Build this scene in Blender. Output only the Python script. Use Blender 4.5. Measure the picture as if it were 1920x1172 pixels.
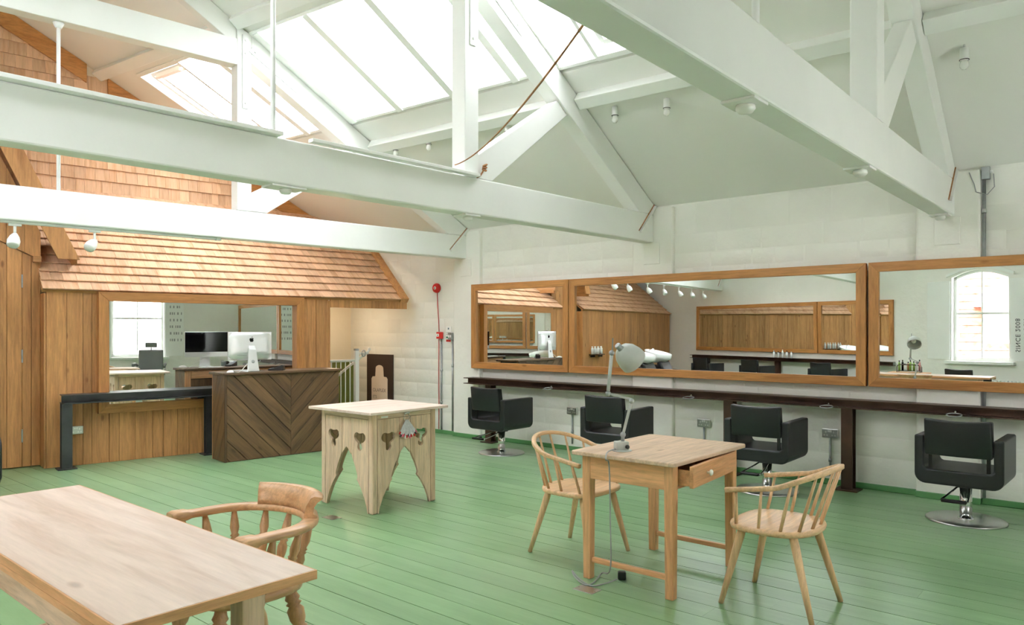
import bpy, bmesh, math, random
from mathutils import Vector, Matrix
random.seed(7)
for o in list(bpy.data.objects): bpy.data.objects.remove(o)
SC = bpy.context.scene
COL = SC.collection
PI = math.pi
# ------------------------------------------------------------------ camera
FPX, CAMH, HORIZON = 1400.0, 1.47, 618.6
YAW = math.atan((960 + 661.2) / FPX)
cam = bpy.data.cameras.new('camera'); camo = bpy.data.objects.new('camera', cam); COL.objects.link(camo)
camo.location = (0, 0, CAMH); camo.rotation_euler = (PI / 2, 0, -YAW)
cam.sensor_fit = 'HORIZONTAL'; cam.sensor_width = 36; cam.lens = 36 * FPX / 1920
cam.shift_y = (HORIZON - 586) / 1920; cam.clip_start = 0.03; cam.clip_end = 300
SC.camera = camo
FW = Vector((math.sin(YAW), math.cos(YAW), 0)); RT = Vector((math.cos(YAW), -math.sin(YAW), 0))
def onz(px, py, z=0.0):            # where a pixel's ray meets the level z
    r = FW + RT * ((px - 960) / FPX) - Vector((0, 0, (py - HORIZON) / FPX))
    return Vector((0, 0, CAMH)) + r * ((z - CAMH) / r.z)
def onx(px, py, x):                # ... meets the plane x = const
    r = FW + RT * ((px - 960) / FPX) - Vector((0, 0, (py - HORIZON) / FPX))
    return Vector((0, 0, CAMH)) + r * (x / r.x)
# ------------------------------------------------------------------ world and exposure
w = bpy.data.worlds.new('world'); SC.world = w; w.use_nodes = True
bg = w.node_tree.nodes['Background']; bg.inputs[0].default_value = (0.955, 0.915, 0.985, 1); bg.inputs[1].default_value = 12.5
vs = SC.view_settings
vs.view_transform = 'Standard'; vs.look = 'None'; vs.gamma = 1.0; vs.use_curve_mapping = False; vs.exposure = 0.3
cy = SC.cycles; cy.max_bounces = 14; cy.diffuse_bounces = 10; cy.glossy_bounces = 9; cy.transparent_max_bounces = 16; cy.transmission_bounces = 8
# ------------------------------------------------------------------ materials
def srgb(r, g, b):
    f = lambda c: (c / 12.92 if c <= 0.04045 else ((c + 0.055) / 1.055) ** 2.4)
    return (f(r / 255), f(g / 255), f(b / 255), 1)
def newmat(name):
    m = bpy.data.materials.new(name); m.use_nodes = True
    nt = m.node_tree; return m, nt, nt.nodes['Principled BSDF']
def coords(nt, scale, rnd=True):
    N = nt.nodes; L = nt.links
    tc = N.new('ShaderNodeTexCoord'); mp = N.new('ShaderNodeMapping'); mp.inputs['Scale'].default_value = scale
    if rnd:
        oi = N.new('ShaderNodeObjectInfo'); mul = N.new('ShaderNodeVectorMath'); mul.operation = 'SCALE'
        cmb = N.new('ShaderNodeCombineXYZ')
        for i in range(3): L.new(oi.outputs['Random'], cmb.inputs[i])
        L.new(cmb.outputs[0], mul.inputs[0]); mul.inputs['Scale'].default_value = 37.0
        add = N.new('ShaderNodeVectorMath'); add.operation = 'ADD'
        L.new(tc.outputs['Object'], add.inputs[0]); L.new(mul.outputs[0], add.inputs[1]); L.new(add.outputs[0], mp.inputs['Vector'])
        return mp.outputs[0], oi
    L.new(tc.outputs['Object'], mp.inputs['Vector']); return mp.outputs[0], None
def ramp(nt, fac, stops):
    r = nt.nodes.new('ShaderNodeValToRGB'); nt.links.new(fac, r.inputs[0]); e = r.color_ramp.elements
    while len(e) < len(stops): e.new(0.5)
    for i, (p, c) in enumerate(stops): e[i].position = p; e[i].color = c
    return r.outputs[0]
def noise(nt, vec, scale, detail=4, rough=0.55, dist=0.0):
    n = nt.nodes.new('ShaderNodeTexNoise'); n.inputs['Scale'].default_value = scale; n.inputs['Detail'].default_value = detail
    n.inputs['Roughness'].default_value = rough; n.inputs['Distortion'].default_value = dist
    nt.links.new(vec, n.inputs['Vector']); return n.outputs['Fac']
def mix(nt, mode, fac, a, b):
    m = nt.nodes.new('ShaderNodeMix'); m.data_type = 'RGBA'; m.blend_type = mode
    for inp, v in ((m.inputs['Factor'], fac), (m.inputs['A'], a), (m.inputs['B'], b)):
        if isinstance(v, (float, int, tuple)): inp.default_value = v
        else: nt.links.new(v, inp)
    return m.outputs['Result']
def bump(nt, bs, h, strength, dist=0.01):
    b = nt.nodes.new('ShaderNodeBump'); b.inputs['Strength'].default_value = strength; b.inputs['Distance'].default_value = dist
    nt.links.new(h, b.inputs['Height']); nt.links.new(b.outputs[0], bs.inputs['Normal'])
MATS = {}
def plain(name, c, rough=0.5, metal=0.0, vary=0.0, bumpy=0.0, bscale=30, emit=None, spec=None):
    m, nt, bs = newmat(name); bs.inputs['Roughness'].default_value = rough; bs.inputs['Metallic'].default_value = metal
    bs.inputs['Base Color'].default_value = c
    if spec is not None: bs.inputs['Specular IOR Level'].default_value = spec
    if vary or bumpy:
        v, oi = coords(nt, (1, 1, 1)); n = noise(nt, v, bscale * 0.15, 5)
        lo = tuple(x * (1 - vary) for x in c[:3]) + (1,); hi = tuple(min(1, x * (1 + vary * 0.5)) for x in c[:3]) + (1,)
        nt.links.new(ramp(nt, n, [(0.3, lo), (0.7, hi)]), bs.inputs['Base Color'])
        if bumpy: bump(nt, bs, noise(nt, v, bscale, 3), bumpy)
    if emit: bs.inputs['Emission Color'].default_value = c; bs.inputs['Emission Strength'].default_value = emit
    MATS[name] = m; return m
def wood(name, base, dark, axis='z', rough=0.5, knots=0.5, streak=1.0, var=0.25, grain=26, bmp=0.15):
    m, nt, bs = newmat(name); N = nt.nodes; L = nt.links
    lo, hi = 0.9, 11.0
    sc = {'x': (lo, hi, hi), 'y': (hi, lo, hi), 'z': (hi, hi, lo)}[axis]
    v, oi = coords(nt, sc)
    n1 = noise(nt, v, 0.9, 5, 0.6, 0.6); n2 = noise(nt, v, 4.5, 6, 0.7, 0.3)
    c1 = ramp(nt, n1, [(0.28, dark), (0.5, base), (0.75, tuple(min(1, x * 1.13) for x in base[:3]) + (1,))])
    g = ramp(nt, n2, [(0.35, tuple(0.72 + 0.28 * (1 - streak) for _ in range(3)) + (1,)), (0.6, (1, 1, 1, 1))])
    c = mix(nt, 'MULTIPLY', 1.0, c1, g)
    if knots:
        ksc = {'x': (2.2, 5.5, 5.5), 'y': (5.5, 2.2, 5.5), 'z': (5.5, 5.5, 2.2)}[axis]
        kv, _ = coords(nt, ksc); vo = N.new('ShaderNodeTexVoronoi'); vo.inputs['Scale'].default_value = 1.0; L.new(kv, vo.inputs['Vector'])
        kk = ramp(nt, vo.outputs['Distance'], [(0.035, tuple(x * 0.28 for x in dark[:3]) + (1,)), (0.06, tuple(x * 0.75 for x in dark[:3]) + (1,)), (0.11, (1, 1, 1, 1))])
        c = mix(nt, 'MULTIPLY', knots, c, kk)
    hv = N.new('ShaderNodeHueSaturation'); L.new(c, hv.inputs['Color'])
    mr = N.new('ShaderNodeMapRange'); mr.inputs['To Min'].default_value = 1 - var; mr.inputs['To Max'].default_value = 1 + var * 0.7
    L.new(oi.outputs['Random'], mr.inputs[0]); L.new(mr.outputs[0], hv.inputs['Value'])
    L.new(hv.outputs[0], bs.inputs['Base Color']); bs.inputs['Roughness'].default_value = rough
    if bmp: bump(nt, bs, n2, bmp, 0.004)
    MATS[name] = m; return m
def wood3(name, *a, **k):
    for ax in 'xyz': wood(name + '_' + ax, *a, axis=ax, **k)
plain('white_timber', srgb(236, 238, 234), 0.42, vary=0.05, bumpy=0.12, bscale=9)
plain('white_metal', srgb(236, 238, 236), 0.35)
plain('wall_paint', srgb(234, 233, 226), 0.55, vary=0.05, bumpy=0.6, bscale=11)
plain('ceiling_paint', srgb(234, 234, 229), 0.7, vary=0.03, bumpy=0.08, bscale=4)
plain('cream_paint', srgb(232, 220, 198), 0.6, vary=0.04, bumpy=0.2, bscale=12)
plain('olive_paint', srgb(104, 112, 40), 0.5, vary=0.2)
plain('black_leather', srgb(34, 37, 40), 0.38, vary=0.1, bumpy=0.06, bscale=160)
plain('black_plastic', srgb(24, 25, 26), 0.4)
plain('chrome', (0.78, 0.79, 0.8, 1), 0.09, 1.0)
plain('brushed_steel', (0.62, 0.62, 0.61, 1), 0.28, 1.0)
plain('galvanised', (0.42, 0.44, 0.45, 1), 0.42, 0.8, vary=0.25, bscale=60)
plain('mill_steel', srgb(78, 80, 82), 0.4, 0.55, vary=0.35, bscale=30)
plain('rust_steel', srgb(84, 62, 50), 0.42, 0.35, vary=0.45, bscale=22)
plain('grey_enamel', srgb(186, 190, 186), 0.42, vary=0.12, bscale=60)
plain('aluminium', (0.80, 0.81, 0.82, 1), 0.32, 0.75)
plain('screen_black', srgb(10, 11, 14), 0.08)
plain('white_plastic', srgb(238, 238, 236), 0.35)
plain('ceramic', srgb(244, 246, 246), 0.12)
plain('red_plastic', srgb(206, 34, 34), 0.35)
plain('red_cable', srgb(188, 74, 70), 0.5)
plain('grey_cable', srgb(158, 160, 160), 0.5)
plain('brown_board', srgb(58, 42, 34), 0.6)
plain('pink_card', srgb(236, 214, 196), 0.6)
plain('rope_fibre', srgb(168, 120, 78), 0.85, vary=0.25, bscale=200)
plain('ink', srgb(40, 40, 42), 0.6)
plain('pale_ink', srgb(150, 130, 118), 0.6)
plain('seat_grey', srgb(120, 124, 124), 0.45)
plain('green_sign', srgb(40, 130, 90), 0.5)
plain('dark_gap', srgb(46, 40, 34), 0.9)
plain('green_gap', srgb(34, 60, 38), 0.8)
plain('blue_line', srgb(96, 118, 140), 0.4)
plain('bulb_glass', srgb(240, 240, 236), 0.1)
plain('plaster_out', srgb(240, 236, 228), 0.8)
plain('dusty_green', srgb(150, 190, 90), 0.4)
plain('amber', srgb(196, 150, 100), 0.4)
plain('pinkish', srgb(214, 150, 150), 0.4)
plain('swatch_hair', srgb(206, 204, 208), 0.5, vary=0.2, bscale=300)
plain('swatch_red', srgb(196, 50, 44), 0.6); plain('swatch_dark', srgb(60, 40, 44), 0.6); plain('swatch_pink', srgb(220, 110, 140), 0.6)
wood3('cedar', srgb(204, 148, 92), srgb(176, 118, 68), rough=0.5, knots=0.6, var=0.16)
wood3('frame_cedar', srgb(198, 138, 78), srgb(172, 110, 56), rough=0.45, knots=0.45, var=0.08)
wood('shingle', srgb(222, 182, 146), srgb(198, 150, 108), 'y', 0.75, 0.0, 0.5, 0.14, bmp=0.25)
wood('shingle_wall', srgb(206, 150, 98), srgb(178, 118, 70), 'z', 0.75, 0.0, 0.5, 0.14, bmp=0.25)
wood3('walnut_stain', srgb(118, 88, 60), srgb(68, 52, 42), rough=0.5, knots=0.4, var=0.24)
wood3('pine', srgb(236, 180, 130), srgb(216, 152, 102), rough=0.42, knots=0.45, var=0.06)
wood3('ash', srgb(234, 194, 150), srgb(216, 170, 122), rough=0.38, knots=0.0, var=0.05)
wood3('old_pine', srgb(228, 198, 170), srgb(206, 170, 138), rough=0.55, knots=0.45, var=0.08)
wood3('bleached', srgb(224, 204, 190), srgb(204, 178, 160), rough=0.45, knots=0.35, var=0.04, streak=0.35)
wood3('elm', srgb(220, 174, 130), srgb(190, 138, 94), rough=0.33, knots=0.0, var=0.06)
# painted floor: worn, glossy green
m, nt, bs = newmat('floor_green'); MATS['floor_green'] = m
v, oi = coords(nt, (7, 0.9, 1)); n1 = noise(nt, v, 1.2, 6, 0.65)
vv, _ = coords(nt, (1, 1, 1), False); n2 = noise(nt, vv, 0.55, 4, 0.6)
c = ramp(nt, n1, [(0.25, srgb(112, 150, 106)), (0.55, srgb(128, 166, 120)), (0.8, srgb(144, 180, 136))])
c = mix(nt, 'MIX', ramp(nt, n2, [(0.45, (0, 0, 0, 1)), (0.75, (0.55, 0.55, 0.55, 1))]), c, srgb(162, 188, 156))
hv = nt.nodes.new('ShaderNodeHueSaturation'); nt.links.new(c, hv.inputs['Color'])
mr = nt.nodes.new('ShaderNodeMapRange'); mr.inputs['To Min'].default_value = 0.93; mr.inputs['To Max'].default_value = 1.07
nt.links.new(oi.outputs['Random'], mr.inputs[0]); nt.links.new(mr.outputs[0], hv.inputs['Value']); nt.links.new(hv.outputs[0], bs.inputs['Base Color'])
bs.inputs['Roughness'].default_value = 0.33; bump(nt, bs, n1, 0.22, 0.004)
plain('skirting_green', srgb(92, 146, 92), 0.4)
# mirror and clear glass
m, nt, bs = newmat('mirror_glass'); MATS['mirror_glass'] = m
bs.inputs['Base Color'].default_value = (0.90, 0.93, 0.91, 1); bs.inputs['Metallic'].default_value = 1; bs.inputs['Roughness'].default_value = 0.0
v, _ = coords(nt, (1, 1, 1), False); bump(nt, bs, noise(nt, v, 0.9, 1), 0.035, 0.02)
m, nt, bs = newmat('clear_glass'); MATS['clear_glass'] = m; N = nt.nodes
tr = N.new('ShaderNodeBsdfTransparent'); tr.inputs[0].default_value = (0.96, 0.985, 0.98, 1); gl = N.new('ShaderNodeBsdfGlossy'); gl.inputs['Roughness'].default_value = 0.02
ms = N.new('ShaderNodeMixShader'); ms.inputs[0].default_value = 0.06
nt.links.new(tr.outputs[0], ms.inputs[1]); nt.links.new(gl.outputs[0], ms.inputs[2]); nt.links.new(ms.outputs[0], N['Material Output'].inputs['Surface'])
# red clay tiles on the neighbours' roofs
m, nt, bs = newmat('clay_tiles'); MATS['clay_tiles'] = m; v, _ = coords(nt, (1, 1, 1), False)
nt.links.new(ramp(nt, noise(nt, v, 6, 4), [(0.3, srgb(150, 84, 66)), (0.7, srgb(204, 150, 128))]), bs.inputs['Base Color']); bs.inputs['Roughness'].default_value = 0.8
# ------------------------------------------------------------------ mesh helpers
class MB:
    def __init__(s): s.v = []; s.f = []; s.sm = []
    def add(s, vs, fs, smooth=False):
        b = len(s.v); s.v += [tuple(x) for x in vs]
        for f in fs: s.f.append(tuple(b + i for i in f)); s.sm.append(smooth)
        return s
    def box(s, a, b, M=None):
        (x0, y0, z0), (x1, y1, z1) = a, b
        if x0 > x1: x0, x1 = x1, x0
        if y0 > y1: y0, y1 = y1, y0
        if z0 > z1: z0, z1 = z1, z0
        vs = [Vector(p) for p in ((x0,y0,z0),(x1,y0,z0),(x1,y1,z0),(x0,y1,z0),(x0,y0,z1),(x1,y0,z1),(x1,y1,z1),(x0,y1,z1))]
        if M: vs = [M @ p for p in vs]
        return s.add(vs, [(0,3,2,1),(4,5,6,7),(0,1,5,4),(1,2,6,5),(2,3,7,6),(3,0,4,7)])
    def beam(s, p, q, w, h, up=(0, 0, 1)):      # rectangular bar from p to q: w across, h along "up"
        p = Vector(p); q = Vector(q); d = (q - p).normalized(); x = d.cross(Vector(up)).normalized(); u = x.cross(d).normalized()
        vs = [c + x * (w / 2 * i) + u * (h / 2 * j) for c in (p, q) for i, j in ((-1,-1),(1,-1),(1,1),(-1,1))]
        return s.add(vs, [(3,2,1,0),(4,5,6,7),(0,1,5,4),(1,2,6,5),(2,3,7,6),(3,0,4,7)])
    def loft(s, rings, cap=True, closed=False, smooth=True):
        n = len(rings[0]); vs = [p for r in rings for p in r]; fs = []
        m = len(rings)
        for i in range(m if closed else m - 1):
            a = i * n; b = ((i + 1) % m) * n
            for j in range(n): fs.append((a + j, a + (j + 1) % n, b + (j + 1) % n, b + j))
        base = len(s.v); s.add(vs, fs, smooth)
        if cap and not closed:
            s.f.append(tuple(base + j for j in reversed(range(n)))); s.sm.append(False)
            s.f.append(tuple(base + (m - 1) * n + j for j in range(n))); s.sm.append(False)
        return s
    def tube(s, pts, r, n=10, closed=False, sy=1.0, up=(0, 0, 1)):
        pts = [Vector(p) for p in pts]; rs = r if isinstance(r, (list, tuple)) else [r] * len(pts); rings = []
        for i, p in enumerate(pts):
            if closed: d = pts[(i + 1) % len(pts)] - pts[i - 1]
            else: d = pts[min(i + 1, len(pts) - 1)] - pts[max(i - 1, 0)]
            d.normalize(); u = Vector(up)
            if abs(d.dot(u)) > 0.98: u = Vector((1, 0, 0))
            x = d.cross(u).normalized(); y = x.cross(d).normalized()
            rings.append([p + x * (rs[i] * math.cos(2 * PI * k / n)) + y * (rs[i] * sy * math.sin(2 * PI * k / n)) for k in range(n)])
        return s.loft(rings, True, closed)
    def cyl(s, p, q, r1, r2=None, n=16): return s.tube([p, q], [r1, r1 if r2 is None else r2], n)
    def lathe(s, prof, p=(0, 0, 0), axis=(0, 0, 1), n=20, cap=True):   # prof: (radius, distance along axis)
        p = Vector(p); a = Vector(axis).normalized(); u = Vector((1, 0, 0)) if abs(a.x) < 0.9 else Vector((0, 1, 0))
        x = a.cross(u).normalized(); y = a.cross(x)
        return s.loft([[p + a * t + x * (max(r, 1e-4) * math.cos(2 * PI * k / n)) + y * (max(r, 1e-4) * math.sin(2 * PI * k / n)) for k in range(n)] for r, t in prof], cap)
    def prism(s, poly, M, t0, t1):      # poly in local xy of M, extruded along local z
        n = len(poly); vs = [M @ Vector((x, y, t)) for t in (t0, t1) for x, y in poly]
        return s.add(vs, [tuple(reversed(range(n))), tuple(range(n, 2 * n))] + [(i, (i + 1) % n, n + (i + 1) % n, n + i) for i in range(n)])
    def mesh(s, name):
        me = bpy.data.meshes.new(name); me.from_pydata(s.v, [], s.f); me.update()
        for p, q in zip(me.polygons, s.sm): p.use_smooth = q
        bm = bmesh.new(); bm.from_mesh(me); bmesh.ops.recalc_face_normals(bm, faces=bm.faces); bm.to_mesh(me); bm.free()
        return me
    def obj(s, name, mat, parent=None, bev=0.0, seg=2, sub=0): return link(name, s.mesh(name), mat, parent, bev, seg, sub)
def link(name, me, mat, parent=None, bev=0.0, seg=2, sub=0, M=None):
    o = bpy.data.objects.new(name, me); COL.objects.link(o)
    if mat and not me.materials: me.materials.append(MATS[mat])
    if parent: o.parent = parent
    if M is not None: o.matrix_local = M
    if bev:
        b = o.modifiers.new('bevel', 'BEVEL'); b.width = bev; b.segments = seg; b.limit_method = 'ANGLE'; b.angle_limit = math.radians(40)
        if seg > 1: b.harden_normals = False
    if sub: u = o.modifiers.new('subd', 'SUBSURF'); u.levels = u.render_levels = sub
    return o
def empty(name, loc=(0, 0, 0), rz=0.0, parent=None):
    o = bpy.data.objects.new(name, None); COL.objects.link(o); o.location = loc; o.rotation_euler = (0, 0, rz); o.empty_display_size = 0.1
    if parent: o.parent = parent
    return o
def tag(o, label, cat, group=None):
    o['label'] = label; o['category'] = cat
    if group: o['group'] = group
    return o
def struct(o, label=None):
    o['kind'] = 'structure'
    if label: o['label'] = label
    return o
def dup(root, loc, rz, label, group=None):
    r = root.copy(); COL.objects.link(r); r.location = loc; r.rotation_euler = (0, 0, rz); r['label'] = label
    if group: r['group'] = group
    for ch in list(root.children):
        c = ch.copy(); COL.objects.link(c); c.parent = r
        for g in list(ch.children):
            d = g.copy(); COL.objects.link(d); d.parent = c
    return r
def box(name, a, b, mat, parent=None, bev=0.0, seg=2): return MB().box(a, b).obj(name, mat, parent, bev, seg)
def shape2d(name, outer, holes, thick, mat, parent=None, M=None, bev=0.0):     # flat shape with holes, given thickness
    cu = bpy.data.curves.new(name, 'CURVE'); cu.dimensions = '2D'; cu.fill_mode = 'BOTH'; cu.extrude = thick / 2
    for pts in [outer] + holes:
        sp = cu.splines.new('POLY'); sp.points.add(len(pts) - 1); sp.use_cyclic_u = True
        for p, (x, y) in zip(sp.points, pts): p.co = (x, y, 0, 1)
    t = bpy.data.objects.new('tmp', cu); COL.objects.link(t)
    me = bpy.data.meshes.new_from_object(t.evaluated_get(bpy.context.evaluated_depsgraph_get())); bpy.data.objects.remove(t); me.name = name; me.materials.clear()
    return link(name, me, mat, parent, bev, 2, 0, M)
def text_mesh(name, body, size, mat, parent, M, align='LEFT', thick=0.0015, spacing=1.0):
    cu = bpy.data.curves.new(name, 'FONT'); cu.body = body; cu.size = size; cu.align_x = align; cu.extrude = thick; cu.space_character = spacing
    t = bpy.data.objects.new('tmp', cu); COL.objects.link(t)
    me = bpy.data.meshes.new_from_object(t.evaluated_get(bpy.context.evaluated_depsgraph_get())); bpy.data.objects.remove(t); me.name = name; me.materials.clear()
    return link(name, me, mat, parent, M=M)
def frame_M(o, x, y):               # matrix with origin o, local x and y given, z = x cross y
    x = Vector(x).normalized(); y = Vector(y).normalized(); z = x.cross(y)
    return Matrix(((x.x, y.x, z.x, o[0]), (x.y, y.y, z.y, o[1]), (x.z, y.z, z.z, o[2]), (0, 0, 0, 1)))
# ================================================================== THE SETTING
XR, YN, ZE, ZR = 7.37, -1.75, 2.845, 5.93          # right wall, near wall, eaves, ridge
def xl(y): return -1.95 - 0.28 * (y - 4.6)          # the left wall splays outwards with depth
HA = math.radians(-9.3); HP = Vector((2.763, 8.911, 0))      # timber front: origin and turn
HU = Vector((math.cos(HA), math.sin(HA), 0)); HV = Vector((-math.sin(HA), math.cos(HA), 0))
def hw(u, v, z=0.0): return HP + HU * u + HV * v + Vector((0, 0, z))
GV = 1.6                                            # the shingled gable stands this far behind the timber front
def ygable(x): t = (x - HP.x - HV.x * GV) / HU.x; return HP.y + HU.y * t + HV.y * GV
class Station:
    def __init__(s, y, ang):
        d = Vector((math.cos(math.radians(ang)), math.sin(math.radians(ang)), 0)); s.R = Vector((XR, y, 0)); s.d = d
        lo, hi = 5.0, 14.0
        for _ in range(50):
            t = (lo + hi) / 2; p = s.R - d * t
            if p.x > xl(p.y): lo = t
            else: hi = t
        s.span = lo; s.L = s.R - d * lo; s.k = (ZR - ZE) / (lo / 2)
    def at(s, side, z, o=0.0):
        t = (z - ZE) / s.k; b = (s.R - s.d * t) if side > 0 else (s.L + s.d * t); return Vector((b.x, b.y, z + o))
    def M(s): return frame_M(s.R, -s.d, Vector((0, 0, 1)).cross(-s.d))     # x = leftwards, y = towards the camera, z = up
SN, S1, S2, S3 = Station(YN, 0), Station(1.31, 0.75), Station(4.237, -2.4), Station(7.138, -5.8)
SG = Station(ygable(XR), -9.3)
ST = [SN, S1, S2, S3, SG]
def bay(a, b, f, side, z, o=0.0): return a.at(side, z, o).lerp(b.at(side, z, o), f)
# ---- floor
fl = box('floor', (-3.9, YN, -0.06), (XR, 11.6, -0.012), 'green_gap'); struct(fl, 'green painted floorboards of the salon')
x = -3.78; W = 0.17
while x < XR - 0.01:
    x1 = min(x + W, XR)
    y0 = YN if x > xl(YN) else 4.6 - (x1 + 1.95) / 0.28
    y1 = ygable(x1) - 0.01
    if x1 < -3.3: y0 = max(y0, 8.6)
    y = y0
    first = True
    while y < y1 - 0.05:
        ln = random.uniform(1.2, 4.2) if first else random.uniform(3.2, 4.6); first = False
        ye = min(y + ln, y1)
        if y1 - ye < 0.9: ye = y1
        dz = random.uniform(-0.0012, 0.0)
        box('plank', (x + 0.0024, y + 0.0005, -0.02), (x1 - 0.0024, ye - 0.0005, dz), 'floor_green', fl)
        y = ye
    x = x1
# ---- right wall with its painted blocks and pilasters
wr = box('wall_right', (XR, YN - 0.12, -0.1), (XR + 0.14, SG.R.y + 0.6, 2.99), 'wall_paint'); struct(wr, 'white painted stone wall carrying the mirrors')
PIL = [(1.12, 1.61), (4.0, 4.51), (6.89, 7.39)]
def block(y0, y1, z0, z1):
    a, b = (y1 - y0) / 2 - 0.003, (z1 - z0) / 2 - 0.003; e = 0.013; mb = MB(); j = lambda: random.uniform(-0.006, 0.006)
    pts = [(-0.005, sy * (a - e) + j(), sz * (b - e) + j()) for sy, sz in ((-1,-1),(1,-1),(1,1),(-1,1))] + [(0.0, sy * a, sz * b) for sy, sz in ((-1,-1),(1,-1),(1,1),(-1,1))]
    mb.add(pts, [(0,1,2,3),(0,4,5,1),(1,5,6,2),(2,6,7,3),(3,7,4,0)], True)
    o = mb.obj('stone', 'wall_paint', wr); o.location = (XR + random.uniform(0, 0.002), (y0 + y1) / 2, (z0 + z1) / 2)
z = 0.06
while z < 2.8:
    h = random.choice((0.16, 0.19, 0.21, 0.24, 0.27)); z1 = z + h if z + h < 2.72 else 2.83
    for ya, yb in ((0.3, 1.12), (1.61, 4.0), (4.51, 6.89), (7.39, 9.7)):
        edges = [ya]
        while edges[-1] < yb - 0.3: edges.append(min(yb, edges[-1] + random.uniform(0.22, 0.62)))
        if yb - edges[-1] < 0.15: edges[-1] = yb
        else: edges.append(yb)
        for a, b in zip(edges, edges[1:]):
            if 0.95 < z and z1 < 2.1 and b < 6.95: continue     # behind the mirrors
            if b - a > 0.06: block(a + 0.003, b - 0.003, z, z1)
    z = z1
for a, b in PIL:
    MB().box((7.31, a, 0), (XR + 0.01, b, ZE - 0.02)).obj('pilaster', 'wall_paint', wr, 0.02, 3)
    MB().box((7.298, (a + b) / 2 - 0.10, 2.20), (7.312, (a + b) / 2 + 0.10, 2.44)).obj('corbel_plate', 'wall_paint', wr, 0.006)
br = empty('baseboard_right'); struct(br)
cuts = [YN, 1.12, 1.61, 4.0, 4.51, 6.89, 7.39, 9.7]
for i, (a, b) in enumerate(zip(cuts, cuts[1:])):
    xx = 7.31 if i % 2 else XR
    box('skirting', (xx - 0.016, a, 0), (XR, b, 0.055), 'skirting_green', br, 0.006)
# ---- left wall (window opening) and near wall (behind the camera: one real window, one added for light)
LW = Vector((-0.28, 1, 0)).normalized(); LN = Vector((LW.y, -LW.x, 0))          # along / into the room
LO = Vector((xl(4.6), 4.6, 0))
def lw(t, n=0.0, z=0.0): return LO + LW * t + LN * n + Vector((0, 0, z))
ML = frame_M(LO, LW, Vector((0, 0, 1)))         # local x along the wall, y up, z out of the room? -> x cross y
def wall_pieces(name, M, x0, x1, ztop, opens, t0, t1, mat):
    mb = MB(); xs = x0
    for (a, b, zb, zt) in sorted(opens):
        mb.prism([(xs, -0.1), (a, -0.1), (a, ztop), (xs, ztop)], M, t0, t1)
        mb.prism([(a, -0.1), (b, -0.1), (b, zb), (a, zb)], M, t0, t1)
        n = 10; arc = [(a + (b - a) * i / n, zt - 0.14 + 0.14 * math.sin(PI * i / n)) for i in range(n + 1)]
        mb.prism([(a, ztop)] + arc + [(b, ztop)], M, t0, t1); xs = b
    mb.prism([(xs, -0.1), (x1, -0.1), (x1, ztop), (xs, ztop)], M, t0, t1)
    return mb.obj(name, mat)
def wy(y): return (y - 4.6) / LW.y
sgn = 1 if ML.to_3x3() @ Vector((0, 0, 1)) @ LN > 0 else -1      # local z sign that points into the room
LOPEN = (wy(1.98), wy(2.92), 0.90, 2.58)
wl = wall_pieces('wall_left', ML, wy(YN) - 0.1, wy(12.3), 2.99, [LOPEN], -0.22 * sgn, 0.0, 'wall_paint'); struct(wl, 'white painted wall opposite the long mirrors')
MN = frame_M((0, YN, 0), (1, 0, 0), (0, 0, 1))      # local z = -y
NOPEN = [(4.52, 5.65, 0.82, 2.6), (2.3, 3.0, 1.05, 2.25)]  # second opening is unseen, added to brighten the foreground
wn = wall_pieces('wall_near', MN, xl(YN), XR, 5.95, NOPEN, 0.0, 0.22, 'wall_paint'); struct(wn, 'white wall with one real and one added window behind the photographer')
# gable end beyond the timber front
MG = frame_M(hw(0, GV), HU, (0, 0, 1))
gl_u = ((SG.L - hw(0, GV)).dot(HU)); gr_u = ((SG.R - hw(0, GV)).dot(HU))
mb = MB(); mb.prism([(gl_u, -0.1), (gr_u + 0.05, -0.1), (gr_u + 0.05, ZE), ((gl_u + gr_u) / 2, ZR), (gl_u, ZE)], MG, -0.12, 0.0)
wb = mb.obj('wall_back', 'cream_paint'); struct(wb, 'end gable of the loft behind the timber front')
# ---- ceiling: plaster strips below and above the rooflights, opaque bays near the camera
ZG0, ZG1 = 3.93, 4.68
mb = MB()
def strip(a, b, f0, f1, side, z0, z1, o0=0.0, o1=0.12):
    ps = [bay(a, b, f, side, z, o) for o in (o0, o1) for f, z in ((f0, z0), (f1, z0), (f1, z1), (f0, z1))]
    mb.add(ps, [(0,1,2,3),(7,6,5,4),(0,4,5,1),(1,5,6,2),(2,6,7,3),(3,7,4,0)])
GLZ = {0: [], 1: [(0.55, 1.0)], 2: [(0.0, 1.0)], 3: [(0.0, 0.80)]}
for i in range(4):
    a, b = ST[i], ST[i + 1]
    for side in (1, -1):
        strip(a, b, 0, 1, side, ZE, ZG0); strip(a, b, 0, 1, side, ZG1, ZR)
        f = 0.0
        for g0, g1 in (GLZ[i] if side > 0 or i < 3 else []):
            if g0 > f: strip(a, b, f, g0, side, ZG0, ZG1)
            f = g1
        if f < 1: strip(a, b, f, 1, side, ZG0, ZG1)
ce = mb.obj('ceiling', 'ceiling_paint'); struct(ce, 'sloping white plaster ceiling of the loft')
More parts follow.
